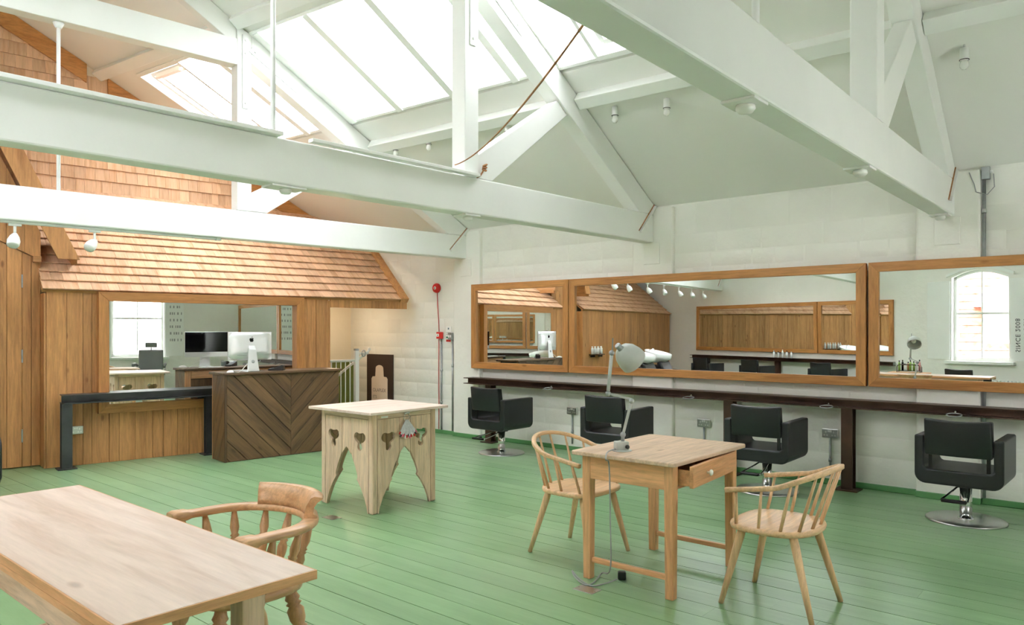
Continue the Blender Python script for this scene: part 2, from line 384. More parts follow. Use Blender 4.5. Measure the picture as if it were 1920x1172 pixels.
# ---- rooflights; the unseen left slope ones are added for more daylight
win_no = [0]
def rooflight(a, b, f0, f1, side, bars, opening=False, label=None):
    win_no[0] += 1
    e = empty('window_%d' % win_no[0]); struct(e, label)
    P = lambda f, z, o: bay(a, b, f, side, z, o)
    n = (P(f1, ZG0, 0) - P(f0, ZG0, 0)).cross(P(f0, ZG1, 0) - P(f0, ZG0, 0)).normalized()
    if n.z < 0: n = -n
    zz0, zz1 = ZG0 + 0.01, ZG1 - 0.01
    for z, nm in ((zz0, 'bottom_rail'), (zz1, 'top_rail')):
        MB().beam(P(f0, z, 0.08), P(f1, z, 0.08), 0.03 if not opening else 0.05, 0.17, n).obj(nm, 'white_timber', e)
    for f in (f0, f1): MB().beam(P(f, zz0, 0.08), P(f, zz1, 0.08), 0.035, 0.16, n).obj('jamb', 'white_timber', e)
    if opening:
        df = (f1 - f0)
        for k, (m_, o, w_) in enumerate(((0.10, 0.10, 0.05), (0.19, 0.13, 0.04))):
            fa, fb = f0 + df * m_, f1 - df * m_; za, zb = zz0 + 0.75 * m_ * 0.7, zz1 - 0.75 * m_ * 0.7
            for q in ((fa, za, fb, za), (fa, zb, fb, zb), (fa, za, fa, zb), (fb, za, fb, zb)):
                MB().beam(P(q[0], q[1], o), P(q[2], q[3], o), w_, 0.05, n).obj('sash_rail', 'white_timber', e)
    cutsf = [f0] + bars + [f1]
    for f in bars:
        MB().beam(P(f, zz0, 0.06), P(f, zz1, 0.06), 0.085, 0.17, n).obj('glazing_bar', 'white_timber', e)
        MB().beam(P(f, zz0 + 0.06, 0.168), P(f, zz1, 0.168), 0.016, 0.012, n).obj('glazing_cap', 'blue_line', e)
    for fa, fb in zip(cutsf, cutsf[1:]):
        g = MB(); ps = [P(f, z, o) for o in (0.155, 0.161) for f, z in ((fa, zz0), (fb, zz0), (fb, zz1), (fa, zz1))]
        g.add(ps, [(3,2,1,0),(4,5,6,7),(0,1,5,4),(1,2,6,5),(2,3,7,6),(3,0,4,7)]).obj('pane', 'clear_glass', e)
    return e
SIDE = {1: 'mirror wall slope', -1: 'left slope, unseen and added for more daylight'}
for side in (1, -1):
    rooflight(S1, S2, 0.86, 1.0, side, [], False, 'narrow fixed roof glazing on the ' + SIDE[side])
    rooflight(S1, S2, 0.55, 0.86, side, [], True, 'opening rooflight with nested white frames on the ' + SIDE[side])
    rooflight(S2, S3, 0.0, 1.0, side, [0.17, 0.44, 0.71, 0.97], False, 'large roof glazing with sloping bars on the ' + SIDE[side])
    if side < 0: continue
    rooflight(S3, SG, 0.0, 0.5, side, [0.05, 0.28], False, 'roof glazing beyond the far truss on the ' + SIDE[side])
    e = rooflight(S3, SG, 0.5, 0.80, side, [], True, 'rooflight with roller blind beside the shingled gable on the ' + SIDE[side])
    MB().beam(bay(S3, SG, 0.56, side, ZG1 - 0.07, 0.06), bay(S3, SG, 0.74, side, ZG1 - 0.07, 0.06), 0.05, 0.05).obj('roller_blind', 'pink_card', e)
# ---- purlins
def purlin(a, b, side, z, w_, h_, o):
    p = a.at(side, z, o); q = b.at(side, z, o)
    d = (q - p).normalized(); p = p + d * (0.02 if a is SN else 0.0); p = p + d * (0.165 if a is not SN else 0.0); q = q - d * 0.004
    n = (q - p).cross(a.at(side, z + 0.5) - a.at(side, z)).normalized(); n = n if n.z > 0 else -n
    return MB().beam(p, q, w_, h_, n).obj('purlin', 'white_timber', ce, 0.006)
for i in range(4):
    for side in (1, -1):
        purlin(ST[i], ST[i + 1], side, 3.77, 0.13, 0.12, -0.055)
        purlin(ST[i], ST[i + 1], side, 4.79, 0.14, 0.11, -0.02)
# ---- trusses
def truss(st, sq, rods, label, strapped=True):
    e = empty('roof_truss'); e.matrix_world = st.M(); tag(e, label, 'truss', 'roof trusses')
    k, span, T = st.k, st.span, 0.16
    MX = Matrix(((1,0,0,0),(0,0,1,-T),(0,1,0,0),(0,0,0,1)))       # polygon (s, z) -> (x, z), extruded along y
    def poly(nm, pts, t0=0.0, t1=T, bev=0.008, mat='white_timber'):
        return MB().prism(pts, MX, t0, t1).obj(nm, mat, e, bev)
    zt, zb = 2.755, 2.445
    poly('tie_beam', [(0.0, zb), (span, zb), (span, zt), (0.0, zt)], 0, T, 0.012)
    top = lambda s: ZE + k * s - 0.012
    zs1 = top(sq) - 0.12; zs0 = zs1 - 0.28
    for flip in (0, 1):
        X = (lambda s: s) if not flip else (lambda s: span - s)
        P = lambda pts: [(X(a), b) for a, b in pts]
        s0 = (zt + 0.303 - ZE) / k
        poly('principal_rafter', P([(0.0, zt), (s0, zt), (sq - 0.08, top(sq - 0.08) - 0.30), (sq - 0.08, top(sq - 0.08)), (0.0, top(0))]), 0.0, T)
        poly('queen_post', P([(sq - 0.08, zt), (sq + 0.08, zt), (sq + 0.08, top(sq + 0.06)), (sq - 0.08, top(sq - 0.08))]), 0.0, T)
        poly('upper_rafter', P([(sq + 0.08, top(sq + 0.08) - 0.24), (span / 2, top(span / 2) - 0.24), (span / 2, top(span / 2)), (sq + 0.08, top(sq + 0.08))]), 0.02, T - 0.02)
        # strut from the foot of the post up to the rafter
        sA = 1.60 * 0.662 / k; lowr = lambda s: top(s) - 0.30
        poly('strut', P([(sq - 0.08, zt + 0.01), (sq - 0.08, zt + 0.20), (sA + 0.10, lowr(sA + 0.10)), (sA - 0.06, lowr(sA - 0.06)), (sq - 0.27, zt + 0.01)]), 0.02, T - 0.02)
        # flat iron at the rafter foot and at the post head
        MB().beam(Vector((X(0.03), 0.006, 2.845)), Vector((X(0.33), 0.006, 2.53)), 0.012, 0.04, (0, 1, 0)).obj('iron_strap', 'white_metal', e)
        MB().beam(Vector((X(0.045), 0.003, 2.862)), Vector((X(0.345), 0.003, 2.547)), 0.007, 0.012, (0, 1, 0)).obj('strap_edge', 'rope_fibre', e)
        for bx, bz in ((0.09, 2.78), (0.28, 2.585)): MB().cyl((X(bx), 0, bz), (X(bx), 0.022, bz), 0.011, n=10).obj('bolt', 'white_metal', e)
        sp = poly('iron_strap', P([(sq - 0.045, 3.86), (sq + 0.025, 3.86), (sq + 0.025, zs1 + 0.06), (sq - 0.045, zs1 + 0.06)]), T, T + 0.012, 0.003, 'white_metal')
        MB().prism(P([(sq - 0.09, zs1 - 0.05), (sq - 0.05, zs1 - 0.11), (sq - 0.62, zs1 - 0.11 - 0.57 * k), (sq - 0.66, zs1 - 0.05 - 0.57 * k)]), MX, T, T + 0.010).obj('iron_strap', 'white_metal', e, 0.003)
        for bx, bz in ((sq - 0.01, 3.92), (sq - 0.01, zs1 - 0.14), (sq - 0.01, zs1), (sq - 0.12, zs1 - 0.10), (sq - 0.56, zs1 - 0.05 - 0.52 * k)):
            MB().cyl((X(bx), 0, bz), (X(bx), 0.026, bz), 0.013, n=8).obj('bolt', 'white_metal', e)
    poly('straining_beam', [(sq + 0.08, zs0), (span - sq - 0.08, zs0), (span - sq - 0.08, zs1), (sq + 0.08, zs1)])
    rd = MB().cyl((rods, -T / 2, zt), (rods, -T / 2, zs0), 0.017, n=12).obj('hanger_rod', 'white_metal', e)
    MB().cyl((rods, -T / 2, zs0 - 0.05), (rods, -T / 2, zs0), 0.026, 0.05, 12).obj('rod_nut', 'white_metal', rd)
    return e
t1 = truss(S1, 2.43, S1.span / 2, 'white painted roof truss nearest the camera, at upper right')
t2 = truss(S2, 2.845, 4.62, 'white painted roof truss in the middle, under loose ledge boards')
t3 = truss(S3, 3.17, 4.91, 'white painted roof truss farthest away, above the timber front')
# boards lying along the top of the middle tie beam
def on_truss(st, s, y, z): return st.M() @ Vector((s, y, z))
MX2 = Matrix(((1,0,0,0),(0,0,1,0),(0,1,0,0),(0,0,0,1)))
for (s0, s1, lb) in ((4.62, 7.2, 'longer pale green ledge board on the middle tie beam, at left'), (2.80, 4.40, 'shorter pale green ledge board on the middle tie beam, against the post')):
    o = MB().prism([(s0, 2.7565), (s1, 2.7565), (s1, 2.782), (s0, 2.782)], MX2, -0.06 if s0 > 4.5 else 0.001, 0.06).obj('ledge_board', 'white_timber', None, 0.003)
    o.matrix_world = S2.M(); tag(o, lb, 'board', 'ledge boards')
# ================================================================== THE TIMBER FRONT AND ITS ROOF
MH = Matrix.Translation(HP) @ Matrix.Rotation(HA, 4, 'Z')          # local: x along the front, y into it, z up
def hbox(nm, a, b, mat, parent, bev=0.0): return MB().box(a, b).obj(nm, mat, parent, bev)
def placed(nm): e = empty(nm); e.matrix_world = MH; return e
wt = placed('wall_timber'); struct(wt, 'orange cedar boarded front of the room within the room')
hbox('backing', (-6.25, 0.05, 0), (-1.0, 0.11, 1.86), 'dark_gap', wt); hbox('backing', (0.02, 0.05, 0), (3.24, 0.11, 1.86), 'dark_gap', wt)
def planks(parent, edges, z0, z1, y0, y1, mat='cedar_z', nm='plank', skip=None):
    for a, b in zip(edges, edges[1:]):
        zt = z1((a + b) / 2) if callable(z1) else z1
        if callable(z1):
            za, zb = z1(a), z1(b); poly = [(a + 0.0015, z0), (b - 0.0015, z0), (b - 0.0015, zb)] + ([(-0.5, z1(-0.5))] if a < -0.5 < b else []) + [(a + 0.0015, za)]
            MB().prism(poly, Matrix(((1,0,0,0),(0,0,1,0),(0,1,0,0),(0,0,0,1))), y0, y1).obj(nm, mat, parent, 0.002, 1)
        else: hbox(nm, (a + 0.0015, y0, z0), (b - 0.0015, y1, zt), mat, parent, 0.002)
def edges_from(x0, x1, lo, hi):
    e = [x0]
    while e[-1] < x1 - hi * 0.8: e.append(min(e[-1] + random.uniform(lo, hi), x1))
    if x1 - e[-1] < lo * 0.5: e[-1] = x1
    else: e.append(x1)
    return e
E1 = [0.0, 0.19, 0.345, 0.43, 0.60, 0.70, 0.865, 1.05, 1.165, 1.32, 1.45, 1.60, 1.78, 1.93, 2.10, 2.25, 2.42, 2.56, 2.74, 2.88, 3.06, 3.24]
for a, b in zip(E1, E1[1:]):
    j = random.choice((0, 0, 0.004))
    hbox('plank', (a + 0.0015, 0.0 + j, 0.0), (b - 0.0015, 0.05, 1.885), 'cedar_z', wt, 0.002)
hbox('corner_board', (-0.022, 0.0, 0.0), (-0.001, 0.24, 1.86), 'cedar_z', wt, 0.003)        # return beside the door
hbox('corner_board', (-1.0, 0.0, 0.0), (-0.978, 0.24, 1.86), 'cedar_z', wt, 0.003)
hbox('end_board', (3.24, 0.0, 0.0), (3.262, 0.12, 1.86), 'cedar_z', wt, 0.002)
planks(wt, edges_from(-6.25, -1.0, 0.11, 0.19), 0.0, 1.885, 0.0, 0.05)
# fascia above the stair opening
for a, b in zip(*(lambda e: (e, e[1:]))([3.262, 3.47, 3.55, 3.60, 3.70, 3.88, 4.09, 4.16, 4.23, 4.30, 4.46])):
    hbox('fascia_piece', (a + 0.001, -0.002, 1.77), (b - 0.001, 0.03, 1.888), 'cedar_z', wt, 0.0015)
# door between the two wings, its head following the porch gable
DH = lambda u: 2.455 - 0.5 * abs(u + 0.5)
dr = placed('door_1'); struct(dr, 'boarded cedar door with a pointed head under the porch')
planks(dr, [-0.80, -0.62, -0.44, -0.325, -0.19], 0.01, DH, 0.215, 0.245)
for hz in (0.27, 1.12, 1.92):
    h = hbox('hinge', (-0.197, 0.205, hz), (-0.183, 0.218, hz + 0.14), 'galvanised', dr)
PO = lambda u: 2.23 + 2.173 * (0.31 - abs(u + 0.5) - (-0.5) - 0.0) if False else 2.23 + 2.173 * (0.81 - abs(u + 0.5))      # outer line of the porch gable
planks(wt, [-0.978, -0.80], 0.01, DH, 0.22, 0.25); planks(wt, [-0.19, -0.105, -0.022], 0.01, DH, 0.22, 0.25)
for a, b in zip(*(lambda e: (e, e[1:]))([-0.978, -0.84, -0.70, -0.5, -0.33, -0.17, -0.022])):        # boards over the door head
    ps = [(a + 0.001, DH(a) + 0.006), (b - 0.001, DH(b) + 0.006), (b - 0.001, PO(b) - 0.44), (a + 0.001, PO(a) - 0.44)]
    MB().prism(ps, Matrix(((1,0,0,0),(0,0,1,0),(0,1,0,0),(0,0,0,1))), 0.19, 0.22).obj('plank', 'cedar_z', wt, 0.002, 1)
hbox('porch_beam', (-0.978, 0.15, 2.20), (-0.9, 0.23, 2.26), 'cedar_x', wt); hbox('porch_beam', (-0.1, 0.15, 2.20), (-0.022, 0.23, 2.26), 'cedar_x', wt)
# porch roof: two steep slopes with bargeboards
pr = placed('porch_roof'); struct(pr, 'steep cedar gable over the door in the timber front')
MXZ = Matrix(((1,0,0,0),(0,0,1,0),(0,1,0,0),(0,0,0,1)))
for s in (1, -1):
    X = lambda d: -0.5 + s * d
    zp = lambda d: 2.23 + 2.173 * (0.81 - d)
    MB().prism([(X(0.81), zp(0.81)), (X(0.605), zp(0.81)), (X(0.0), zp(0.205)), (X(0.0), zp(0.0))], MXZ, -0.03, 0.0).obj('bargeboard', 'cedar_z', pr, 0.003)
    nb = 6
    for i in range(nb):                                     # soffit boards running back under the slope
        d0, d1 = 0.79 * i / nb + 0.004, 0.79 * (i + 1) / nb
        MB().prism([(X(d0), zp(d0) - 0.02), (X(d1), zp(d1) - 0.02), (X(d1), zp(d1) - 0.085), (X(d0), zp(d0) - 0.085)], MXZ, 0.001, 1.1 if i < 4 else 0.55).obj('soffit_board', 'cedar_y', pr)
# ---- lean-to roof: shingles laid row on row
PITCH = 0.847; CA = math.cos(math.atan(PITCH)); SA = math.sin(math.atan(PITCH)); EXPO = 0.157
shm = {}
def shingle_mesh(wd, kind):
    k = (round(wd, 2), kind)
    if k not in shm:
        a = k[0] / 2 - 0.0012; l = 0.235; mb = MB()      # local x across, y up the slope, z out
        mb.add([(-a, 0, 0), (a, 0, 0), (a, l, 0), (-a, l, 0), (-a, 0, 0.013), (a, 0, 0.013), (a, l, 0.003), (-a, l, 0.003)],
               [(3,2,1,0),(4,5,6,7),(0,1,5,4),(1,2,6,5),(2,3,7,6),(3,0,4,7)])
        shm[k] = mb
    return shm[k]
shcache = {}
def shingle(parent, M, wd, mat):
    k = (round(wd, 2), mat)
    if k not in shcache: shcache[k] = shingle_mesh(wd, 0).mesh('shingle')
    return link('shingle', shcache[k], mat, parent, M=M)
def row_cuts(x0, x1):
    e = [x0]
    while e[-1] < x1 - 0.02:
        wd = random.choice((0.09, 0.10, 0.11, 0.12, 0.12, 0.13, 0.14, 0.16, 0.18, 0.20)); e.append(min(e[-1] + wd, x1))
    if e[-1] - e[-2] < 0.04: e.pop(-2)
    return e
def lean_to(name, u0, u1, label, keep, verge):
    r = placed(name); struct(r, label)
    ML_ = Matrix(((1,0,0,0),(0,CA,-SA,-0.035),(0,SA,CA,1.882),(0,0,0,1)))          # local x along eave, y up the slope, z out
    L = (GV + 0.05) / CA
    MB().box((u0, 0.02, -0.03), (u1, L, 0.0), ML_).obj('roof_boarding', 'cedar_x', r)
    rest = MB(); n = 0
    for i in range(int(L / EXPO)):
        for a, b in zip(*(lambda e: (e, e[1:]))(row_cuts(u0, u1))):
            M = ML_ @ Matrix.Translation(((a + b) / 2, i * EXPO + random.uniform(-0.002, 0.002), 0.024)) @ Matrix.Rotation(-0.105, 4, 'X')
            if i < keep and n < 300: shingle(r, M, b - a, 'shingle'); n += 1
            else:
                sm = shingle_mesh(b - a, 0); rest.add([M @ Vector(v) for v in sm.v], sm.f)
    if rest.v: o = rest.obj('shingles', 'shingle', r); o['kind'] = 'stuff'
    if verge: MB().box((u1 - 0.005, 0.0, -0.03), (u1 + 0.125, L, 0.045), ML_).obj('verge_board', 'cedar_y', r, 0.004)
    return r
lean_to('roof_shingled', -0.04, 4.335, 'pitched cedar shingle roof over the reception', 9, True)
lean_to('roof_shingled_wing', -6.25, -0.96, 'pitched cedar shingle roof over the wash basins', 0, False)
# ---- shingled gable above
MGS = frame_M(hw(0, GV, 0), HU, (0, 0, 1))              # local x along, y up, z towards the room
gtop = lambda u: ZE + SG.k * (gr_u - u) - 0.17
z = 3.24; cnt = 0
gsh = MB()
while z < 5.75:
    umax = gr_u - (z + 0.17 - ZE + 0.05) / SG.k
    for a, b in zip(*(lambda e: (e, e[1:]))(row_cuts(-0.75, max(-0.4, umax)))):
        M = MGS @ Matrix.Translation(((a + b) / 2, z + random.uniform(-0.002, 0.002), 0.022)) @ Matrix.Rotation(-0.095, 4, 'X')
        if cnt < 300 and z < 5.3: shingle(wb, M, b - a, 'shingle'); cnt += 1
        else: sm = shingle_mesh(b - a, 0); gsh.add([M @ Vector(v) for v in sm.v], sm.f)
    z += EXPO
o = gsh.obj('shingles', 'shingle', wb); o['kind'] = 'stuff'
for za, zb in ((ZE + 0.05, 4.735), (4.865, ZR - 0.12)):       # boards along the slope, stopping at the purlin
    ua, ub = gr_u - (za - ZE) / SG.k, gr_u - (zb - ZE) / SG.k
    MB().prism([(ua, za), (ub, zb), (ub, zb - 0.235), (ua - 0.0, za - 0.235)], MGS, 0.0, 0.05).obj('bargeboard', 'frame_cedar_x', wb, 0.004)
# ---- stair opening behind the front: olive boards, handrail, sign
e = edges_from(3.74, 4.12, 0.07, 0.10)
for a, b in zip(e, e[1:]): MB().box((a + 0.001, 0.93, 0.0), (b - 0.001, 0.955, 1.0)).obj('green_board', 'olive_paint', wb, 0.002)
for o in [c for c in wb.children if c.name.startswith('green_board')]: o.matrix_local = MH
hr = placed('stair_railing'); tag(hr, 'white tubular stair railing behind the reception counter', 'railing')
RU, RV = 3.86, 0.45
MB().box((RU, RV - 0.03, 0.0), (RU + 0.06, RV + 0.03, 1.17)).obj('post', 'white_metal', hr, 0.004)
MB().box((RU + 0.002, RV - 0.028, 1.17), (RU + 0.058, RV + 0.028, 1.20)).obj('post_cap', 'galvanised', hr)
MB().tube([(RU, RV, 1.03), (RU - 0.46, RV, 1.03), (RU - 0.485, RV, 1.015), (RU - 0.49, RV, 0.98), (RU - 0.49, RV, 0.0)], 0.019, 12).obj('top_rail', 'white_metal', hr)
MB().cyl((RU - 0.49, RV, 0.09), (RU, RV, 0.09), 0.012, n=10).obj('bottom_rail', 'white_metal', hr)
for i in range(6):
    u = RU - 0.43 + 0.072 * i; MB().cyl((u, RV, 0.095), (u, RV, 1.02), 0.0075, n=8).obj('baluster', 'white_metal', hr)
MB().cyl((RU + 0.06, RV, 1.13), (RU + 0.22, RV, 1.13), 0.016, n=10).obj('bracket', 'white_metal', hr)
MB().tube([(RU + 0.23, RV - 0.02, 1.19), (RU + 0.20, RV - 0.02, 1.15), (RU + 0.02, RV + 0.25, 0.92), (RU - 0.45, RV + 0.75, 0.35)], 0.019, 10).obj('handrail', 'white_metal', hr)
MB().lathe([(0.0, 0), (0.022, 0.004), (0.024, 0.02), (0.02, 0.036), (0.0, 0.04)], (RU + 0.215, RV - 0.02, 1.175), (0.5, 0, 0.8), 12).obj('end_knob', 'white_metal', hr)
MB().tube([(RU + 0.14 + 0.03 * math.cos(a), RV - 0.012, 1.13 + 0.045 * math.sin(a)) for a in [2 * PI * i / 14 for i in range(14)]], 0.009, 8, True).obj('clamp', 'galvanised', hr)
# sign board on the stair wall: brown panel with a pale bottle shape
sg = empty('bottle_sign', (XR - 0.012, 9.03, 0.12)); tag(sg, 'dark brown sign board with a pale bottle shape', 'sign')
MB().box((-0.012, -0.31, 0), (0.006, 0.31, 0.975)).obj('panel', 'brown_board', sg, 0.002)
MS = frame_M((-0.0135, 0.0, 0.0), (0, -1, 0), (0, 0, 1))
out = [(-0.19, 0.04), (0.19, 0.04), (0.19, 0.60), (0.165, 0.63), (0.10, 0.635)] + [(0.09 * math.cos(t), 0.76 + 0.05 * math.sin(t)) for t in [PI * i / 10 for i in range(11)]] + [(-0.10, 0.635), (-0.165, 0.63), (-0.19, 0.60)]
shape2d('bottle_card', out, [], 0.003, 'pink_card', sg, MS)
MT = frame_M((-0.0155, 0.16, 0.50), (0, -1, 0), (0, 0, 1))
text_mesh('lettering', 'OLAPLEX', 0.075, 'pale_ink', sg, MT @ Matrix.Translation((0, -0.10, 0)), thick=0.0006)
text_mesh('lettering', "IT'S", 0.065, 'pale_ink', sg, MT @ Matrix.Translation((0, -0.20, 0)), thick=0.0006)
text_mesh('lettering', 'CHANGING\nHISTORY', 0.06, 'pale_ink', sg, MT @ Matrix.Translation((0, -0.29, 0)), thick=0.0006)
# warm lamp of the stairwell
la = bpy.data.lights.new('stair_lamp', 'POINT'); la.energy = 13; la.color = (1.0, 0.78, 0.52); la.shadow_soft_size = 0.08
lo = bpy.data.objects.new('stair_lamp', la); COL.objects.link(lo); lo.location = hw(3.75, 0.85, 1.55)
# ================================================================== THINGS ON THE TIMBER FRONT AND RIGHT WALL
def mirror(name, M, x0, x1, z0, z1, fw, label, mat='frame_cedar', depth=0.055, turn=0.0):
    """M: local x along the wall, y up, z out of the wall"""
    e = empty(name); e.matrix_world = M; tag(e, label, 'mirror', 'wood framed wall mirrors')
    I = Matrix.Identity(4)
    def part(nm, poly, m): MB().prism(poly, I, 0.0, depth).obj(nm, m, e, 0.003)
    g = 0.0006
    part('frame_rail', [(x0, z1), (x0 + fw, z1 - fw + g), (x1 - fw, z1 - fw + g), (x1, z1)], mat + '_x'); part('frame_rail', [(x0, z0), (x1, z0), (x1 - fw, z0 + fw - g), (x0 + fw, z0 + fw - g)], mat + '_x')
    part('frame_stile', [(x0, z0 + g), (x0 + fw, z0 + fw), (x0 + fw, z1 - fw), (x0, z1 - g)], mat + '_y'); part('frame_stile', [(x1, z0 + g), (x1, z1 - g), (x1 - fw, z1 - fw), (x1 - fw, z0 + fw)], mat + '_y')
    MB().box((x0 + fw - 0.003, z0 + fw - 0.003, depth - 0.03), (x1 - fw + 0.003, z1 - fw + 0.003, depth - 0.024)).obj('mirror_pane', 'mirror_glass', e)
    if turn:
        g_ = e.children[-1]; c_ = Vector(((x0 + x1) / 2, 0, depth - 0.027)); g_.matrix_local = Matrix.Translation(c_ + Vector((0, 0, -0.008))) @ Matrix.Rotation(turn, 4, 'Y') @ Matrix.Translation(-c_)
    return e
MRW = frame_M((7.309, 0, 0), (0, -1, 0), (0, 0, 1))        # right wall: x = -y, z = -x world
mirror('wall_mirror', MRW, -6.995, -5.372, 0.955, 2.08, 0.085, 'small square cedar framed mirror at the far end of the right wall')
mirror('wall_mirror', MRW, -5.362, -2.008, 0.955, 2.08, 0.085, 'long cedar framed mirror in the middle of the right wall')
mirror('wall_mirror', MRW, -1.985, 1.2, 0.955, 2.08, 0.085, 'cedar framed mirror at the right edge showing an arched window')
TURN = 2.0
MFH = frame_M(hw(0, -0.001), HU, (0, 0, 1))
mirror('wall_mirror', MFH, 0.48, 2.86, 0.55, 1.888, 0.105, 'cedar framed mirror behind the reception counter', depth=0.085, turn=math.radians(TURN))
# I-beam shelves
def ibeam(p, q, w_, h_, tf, tw, mb=None):       # level H section lying on its flanges' edges
    mb = mb or MB(); d = (Vector(q) - Vector(p)).normalized(); up = Vector((0, 0, 1)); x = d.cross(up)
    for dz in (h_ / 2 - tf / 2, -h_ / 2 + tf / 2): mb.beam(Vector(p) + up * dz, Vector(q) + up * dz, w_, tf)
    mb.beam(p, q, tw, h_ - 2 * tf); return mb
def steel_shelf(label, M, L, posts, z0, z1, w_, mat, base=0.10):
    e = empty('steel_shelf'); e.matrix_world = M; tag(e, label, 'shelf', 'steel beam shelves')       # local x along, y out from the wall
    yc = w_ / 2
    ibeam((0, yc, (z0 + z1) / 2), (L, yc, (z0 + z1) / 2), w_, z1 - z0, 0.010, 0.012).obj('beam', mat, e)
    for px in posts:
        mb = MB()
        for dy in (-0.045, 0.045): mb.box((px - 0.05, yc + dy - 0.005, 0.012), (px + 0.05, yc + dy + 0.005, z0 - 0.001))
        mb.box((px - 0.004, yc - 0.04, 0.012), (px + 0.004, yc + 0.04, z0 - 0.001)); p = mb.obj('post', mat, e)
        MB().box((px - base, yc - 0.09, 0.0), (px + base, yc + 0.09, 0.012)).obj('base_plate', mat, p)
    return e
MSR = frame_M((7.305, 0.0, 0), (0, 1, 0), (-1, 0, 0))
MSR.translation = Vector((7.305, -1.2, 0))
sh = steel_shelf('long rusty steel beam shelf under the right wall mirrors', MSR, 8.205, [7.80, 4.49, 3.345], 0.753, 0.834, 0.185, 'rust_steel')
MSF = frame_M(hw(0.115 + 2.2, -0.06), -HU, -HV)
steel_shelf('short dark steel beam shelf under the reception mirror', MSF, 2.2, [2.155, 0.68], 0.69, 0.785, 0.20, 'mill_steel', 0.09)
# styling-tool rings on the long shelf
for i, (px, py) in enumerate(((1030, 730), (1293, 747), (1551, 763), (1790, 782))):
    p = onx(px, py, 7.06); e = empty('tool_ring', (7.116, p.y, 0.79)); tag(e, ['chrome tool ring on the shelf beside the farthest black chair', 'chrome tool ring on the shelf above the pine desk', 'chrome tool ring on the shelf left of the steel post', 'chrome tool ring on the shelf behind the nearest black chair'][i], 'holder', 'chrome tool rings')
    MB().cyl((0.004, 0, 0), (-0.03, 0, 0), 0.007, n=8).obj('stem', 'chrome', e)
    MB().tube([(-0.082 + 0.055 * math.cos(a), 0.0 + 0.055 * math.sin(a), -0.012 - 0.16 * (0.055 * math.cos(a) - 0.055)*-1) for a in [2 * PI * k / 20 for k in range(20)]], 0.005, 6, True).obj('ring', 'galvanised', e)
# sockets
def socket(M, label, conduit=True):
    e = empty('power_socket'); e.matrix_world = M; tag(e, label, 'socket', 'double sockets')           # x along wall, y up, z out
    MB().box((-0.073, -0.043, 0), (0.073, 0.043, 0.03)).obj('plate', 'brushed_steel', e, 0.006)
    for s in (-1, 1):
        MB().box((s * 0.036 - 0.006, 0.004, 0.03), (s * 0.036 + 0.006, 0.022, 0.0315)).obj('earth_slot', 'white_plastic', e)
        for t in (-1, 1): MB().box((s * 0.036 + t * 0.013 - 0.007, -0.024, 0.03), (s * 0.036 + t * 0.013 + 0.007, -0.012, 0.0315)).obj('slot', 'white_plastic', e)
        MB().box((s * 0.010 - 0.008, 0.012, 0.03), (s * 0.010 + 0.008, 0.03, 0.034)).obj('switch', 'white_plastic', e)
    if conduit:
        c = MB().cyl((0, -0.043, 0.014), (0, -0.40, 0.014), 0.011, n=10).obj('conduit', 'galvanised', e)
        MB().cyl((0, -0.24, 0.014), (0, -0.27, 0.014), 0.016, n=10).obj('coupling', 'galvanised', c)
    return e
for px, py, lb in ((1075, 770, 'double socket on the right wall between the two far chairs'), (1322, 793, 'double socket on the right wall behind the pine desk'), (1558, 812, 'double socket on the right wall beside the steel post')):
    p = onx(px, py, XR); socket(frame_M((XR - 0.009, p.y, p.z), (0, -1, 0), (0, 0, 1)), lb)
socket(frame_M(hw(0.27, -0.002, 0.385), HU, (0, 0, 1)), 'double metal socket on the cedar boards under the short shelf', False)
# fire alarm set on the wall beside the stair
yA = onx(821, 540, XR).y
e = empty('fire_alarm', (XR - 0.006, yA, 2.065)); tag(e, 'round red fire alarm sounder high on the right wall', 'alarm')
MB().lathe([(0.068, 0), (0.07, 0.02), (0.062, 0.045), (0.05, 0.052), (0, 0.054)], (0, 0, 0), (-1, 0, 0), 28).obj('body', 'red_plastic', e)
MB().lathe([(0.024, 0.0), (0.022, 0.004), (0, 0.005)], (-0.051, 0.0, 0), (-1, 0, 0), 16).obj('badge', 'white_plastic', e)
MB().box((-0.058, -0.006, -0.016), (-0.0555, 0.006, 0.012)).obj('mark', 'ink', e)
yC = onx(827.5, 629, XR).y
e = empty('call_point', (XR - 0.008, yC, 1.345)); tag(e, 'red square fire call point below the alarm sounder', 'alarm')
MB().box((-0.045, -0.05, 0), (0, 0.05, 0.095)).obj('body', 'red_plastic', e, 0.005)
MB().box((-0.048, -0.006, 0.03), (-0.0455, 0.044, 0.07)).obj('window', 'white_plastic', e); MB().lathe([(0.008, 0), (0.006, 0.003), (0, 0.0035)], (-0.048, 0.019, 0.05), (-1, 0, 0), 12).obj('mark', 'ink', e)
yR = onx(824, 600, XR).y
o = MB().tube([(XR - 0.012, yA - 0.0, 2.0), (XR - 0.012, yA - 0.006, 1.85), (XR - 0.012, yR + 0.004, 1.6), (XR - 0.012, yR - 0.004, 1.445)], 0.006, 8).obj('alarm_cable', 'red_cable'); tag(o, 'red cable from the sounder down to the call point', 'cable')
o = MB().tube([(XR - 0.012, yR, 1.34), (XR - 0.012, yR + 0.003, 0.9), (XR - 0.012, yR - 0.002, 0.5), (XR - 0.012, yR + 0.002, 0.06)], 0.006, 8).obj('alarm_cable', 'red_cable'); tag(o, 'red cable from the call point down to the floor', 'cable')
y2 = onx(829.5, 700, XR).y
e = empty('conduit_pipe', (XR - 0.02, y2, 0.0)); tag(e, 'thin grey steel conduit below the red call point', 'pipe')
MB().cyl((0, 0, 0.058), (0, 0, 1.344), 0.013, n=10).obj('tube', 'galvanised', e)
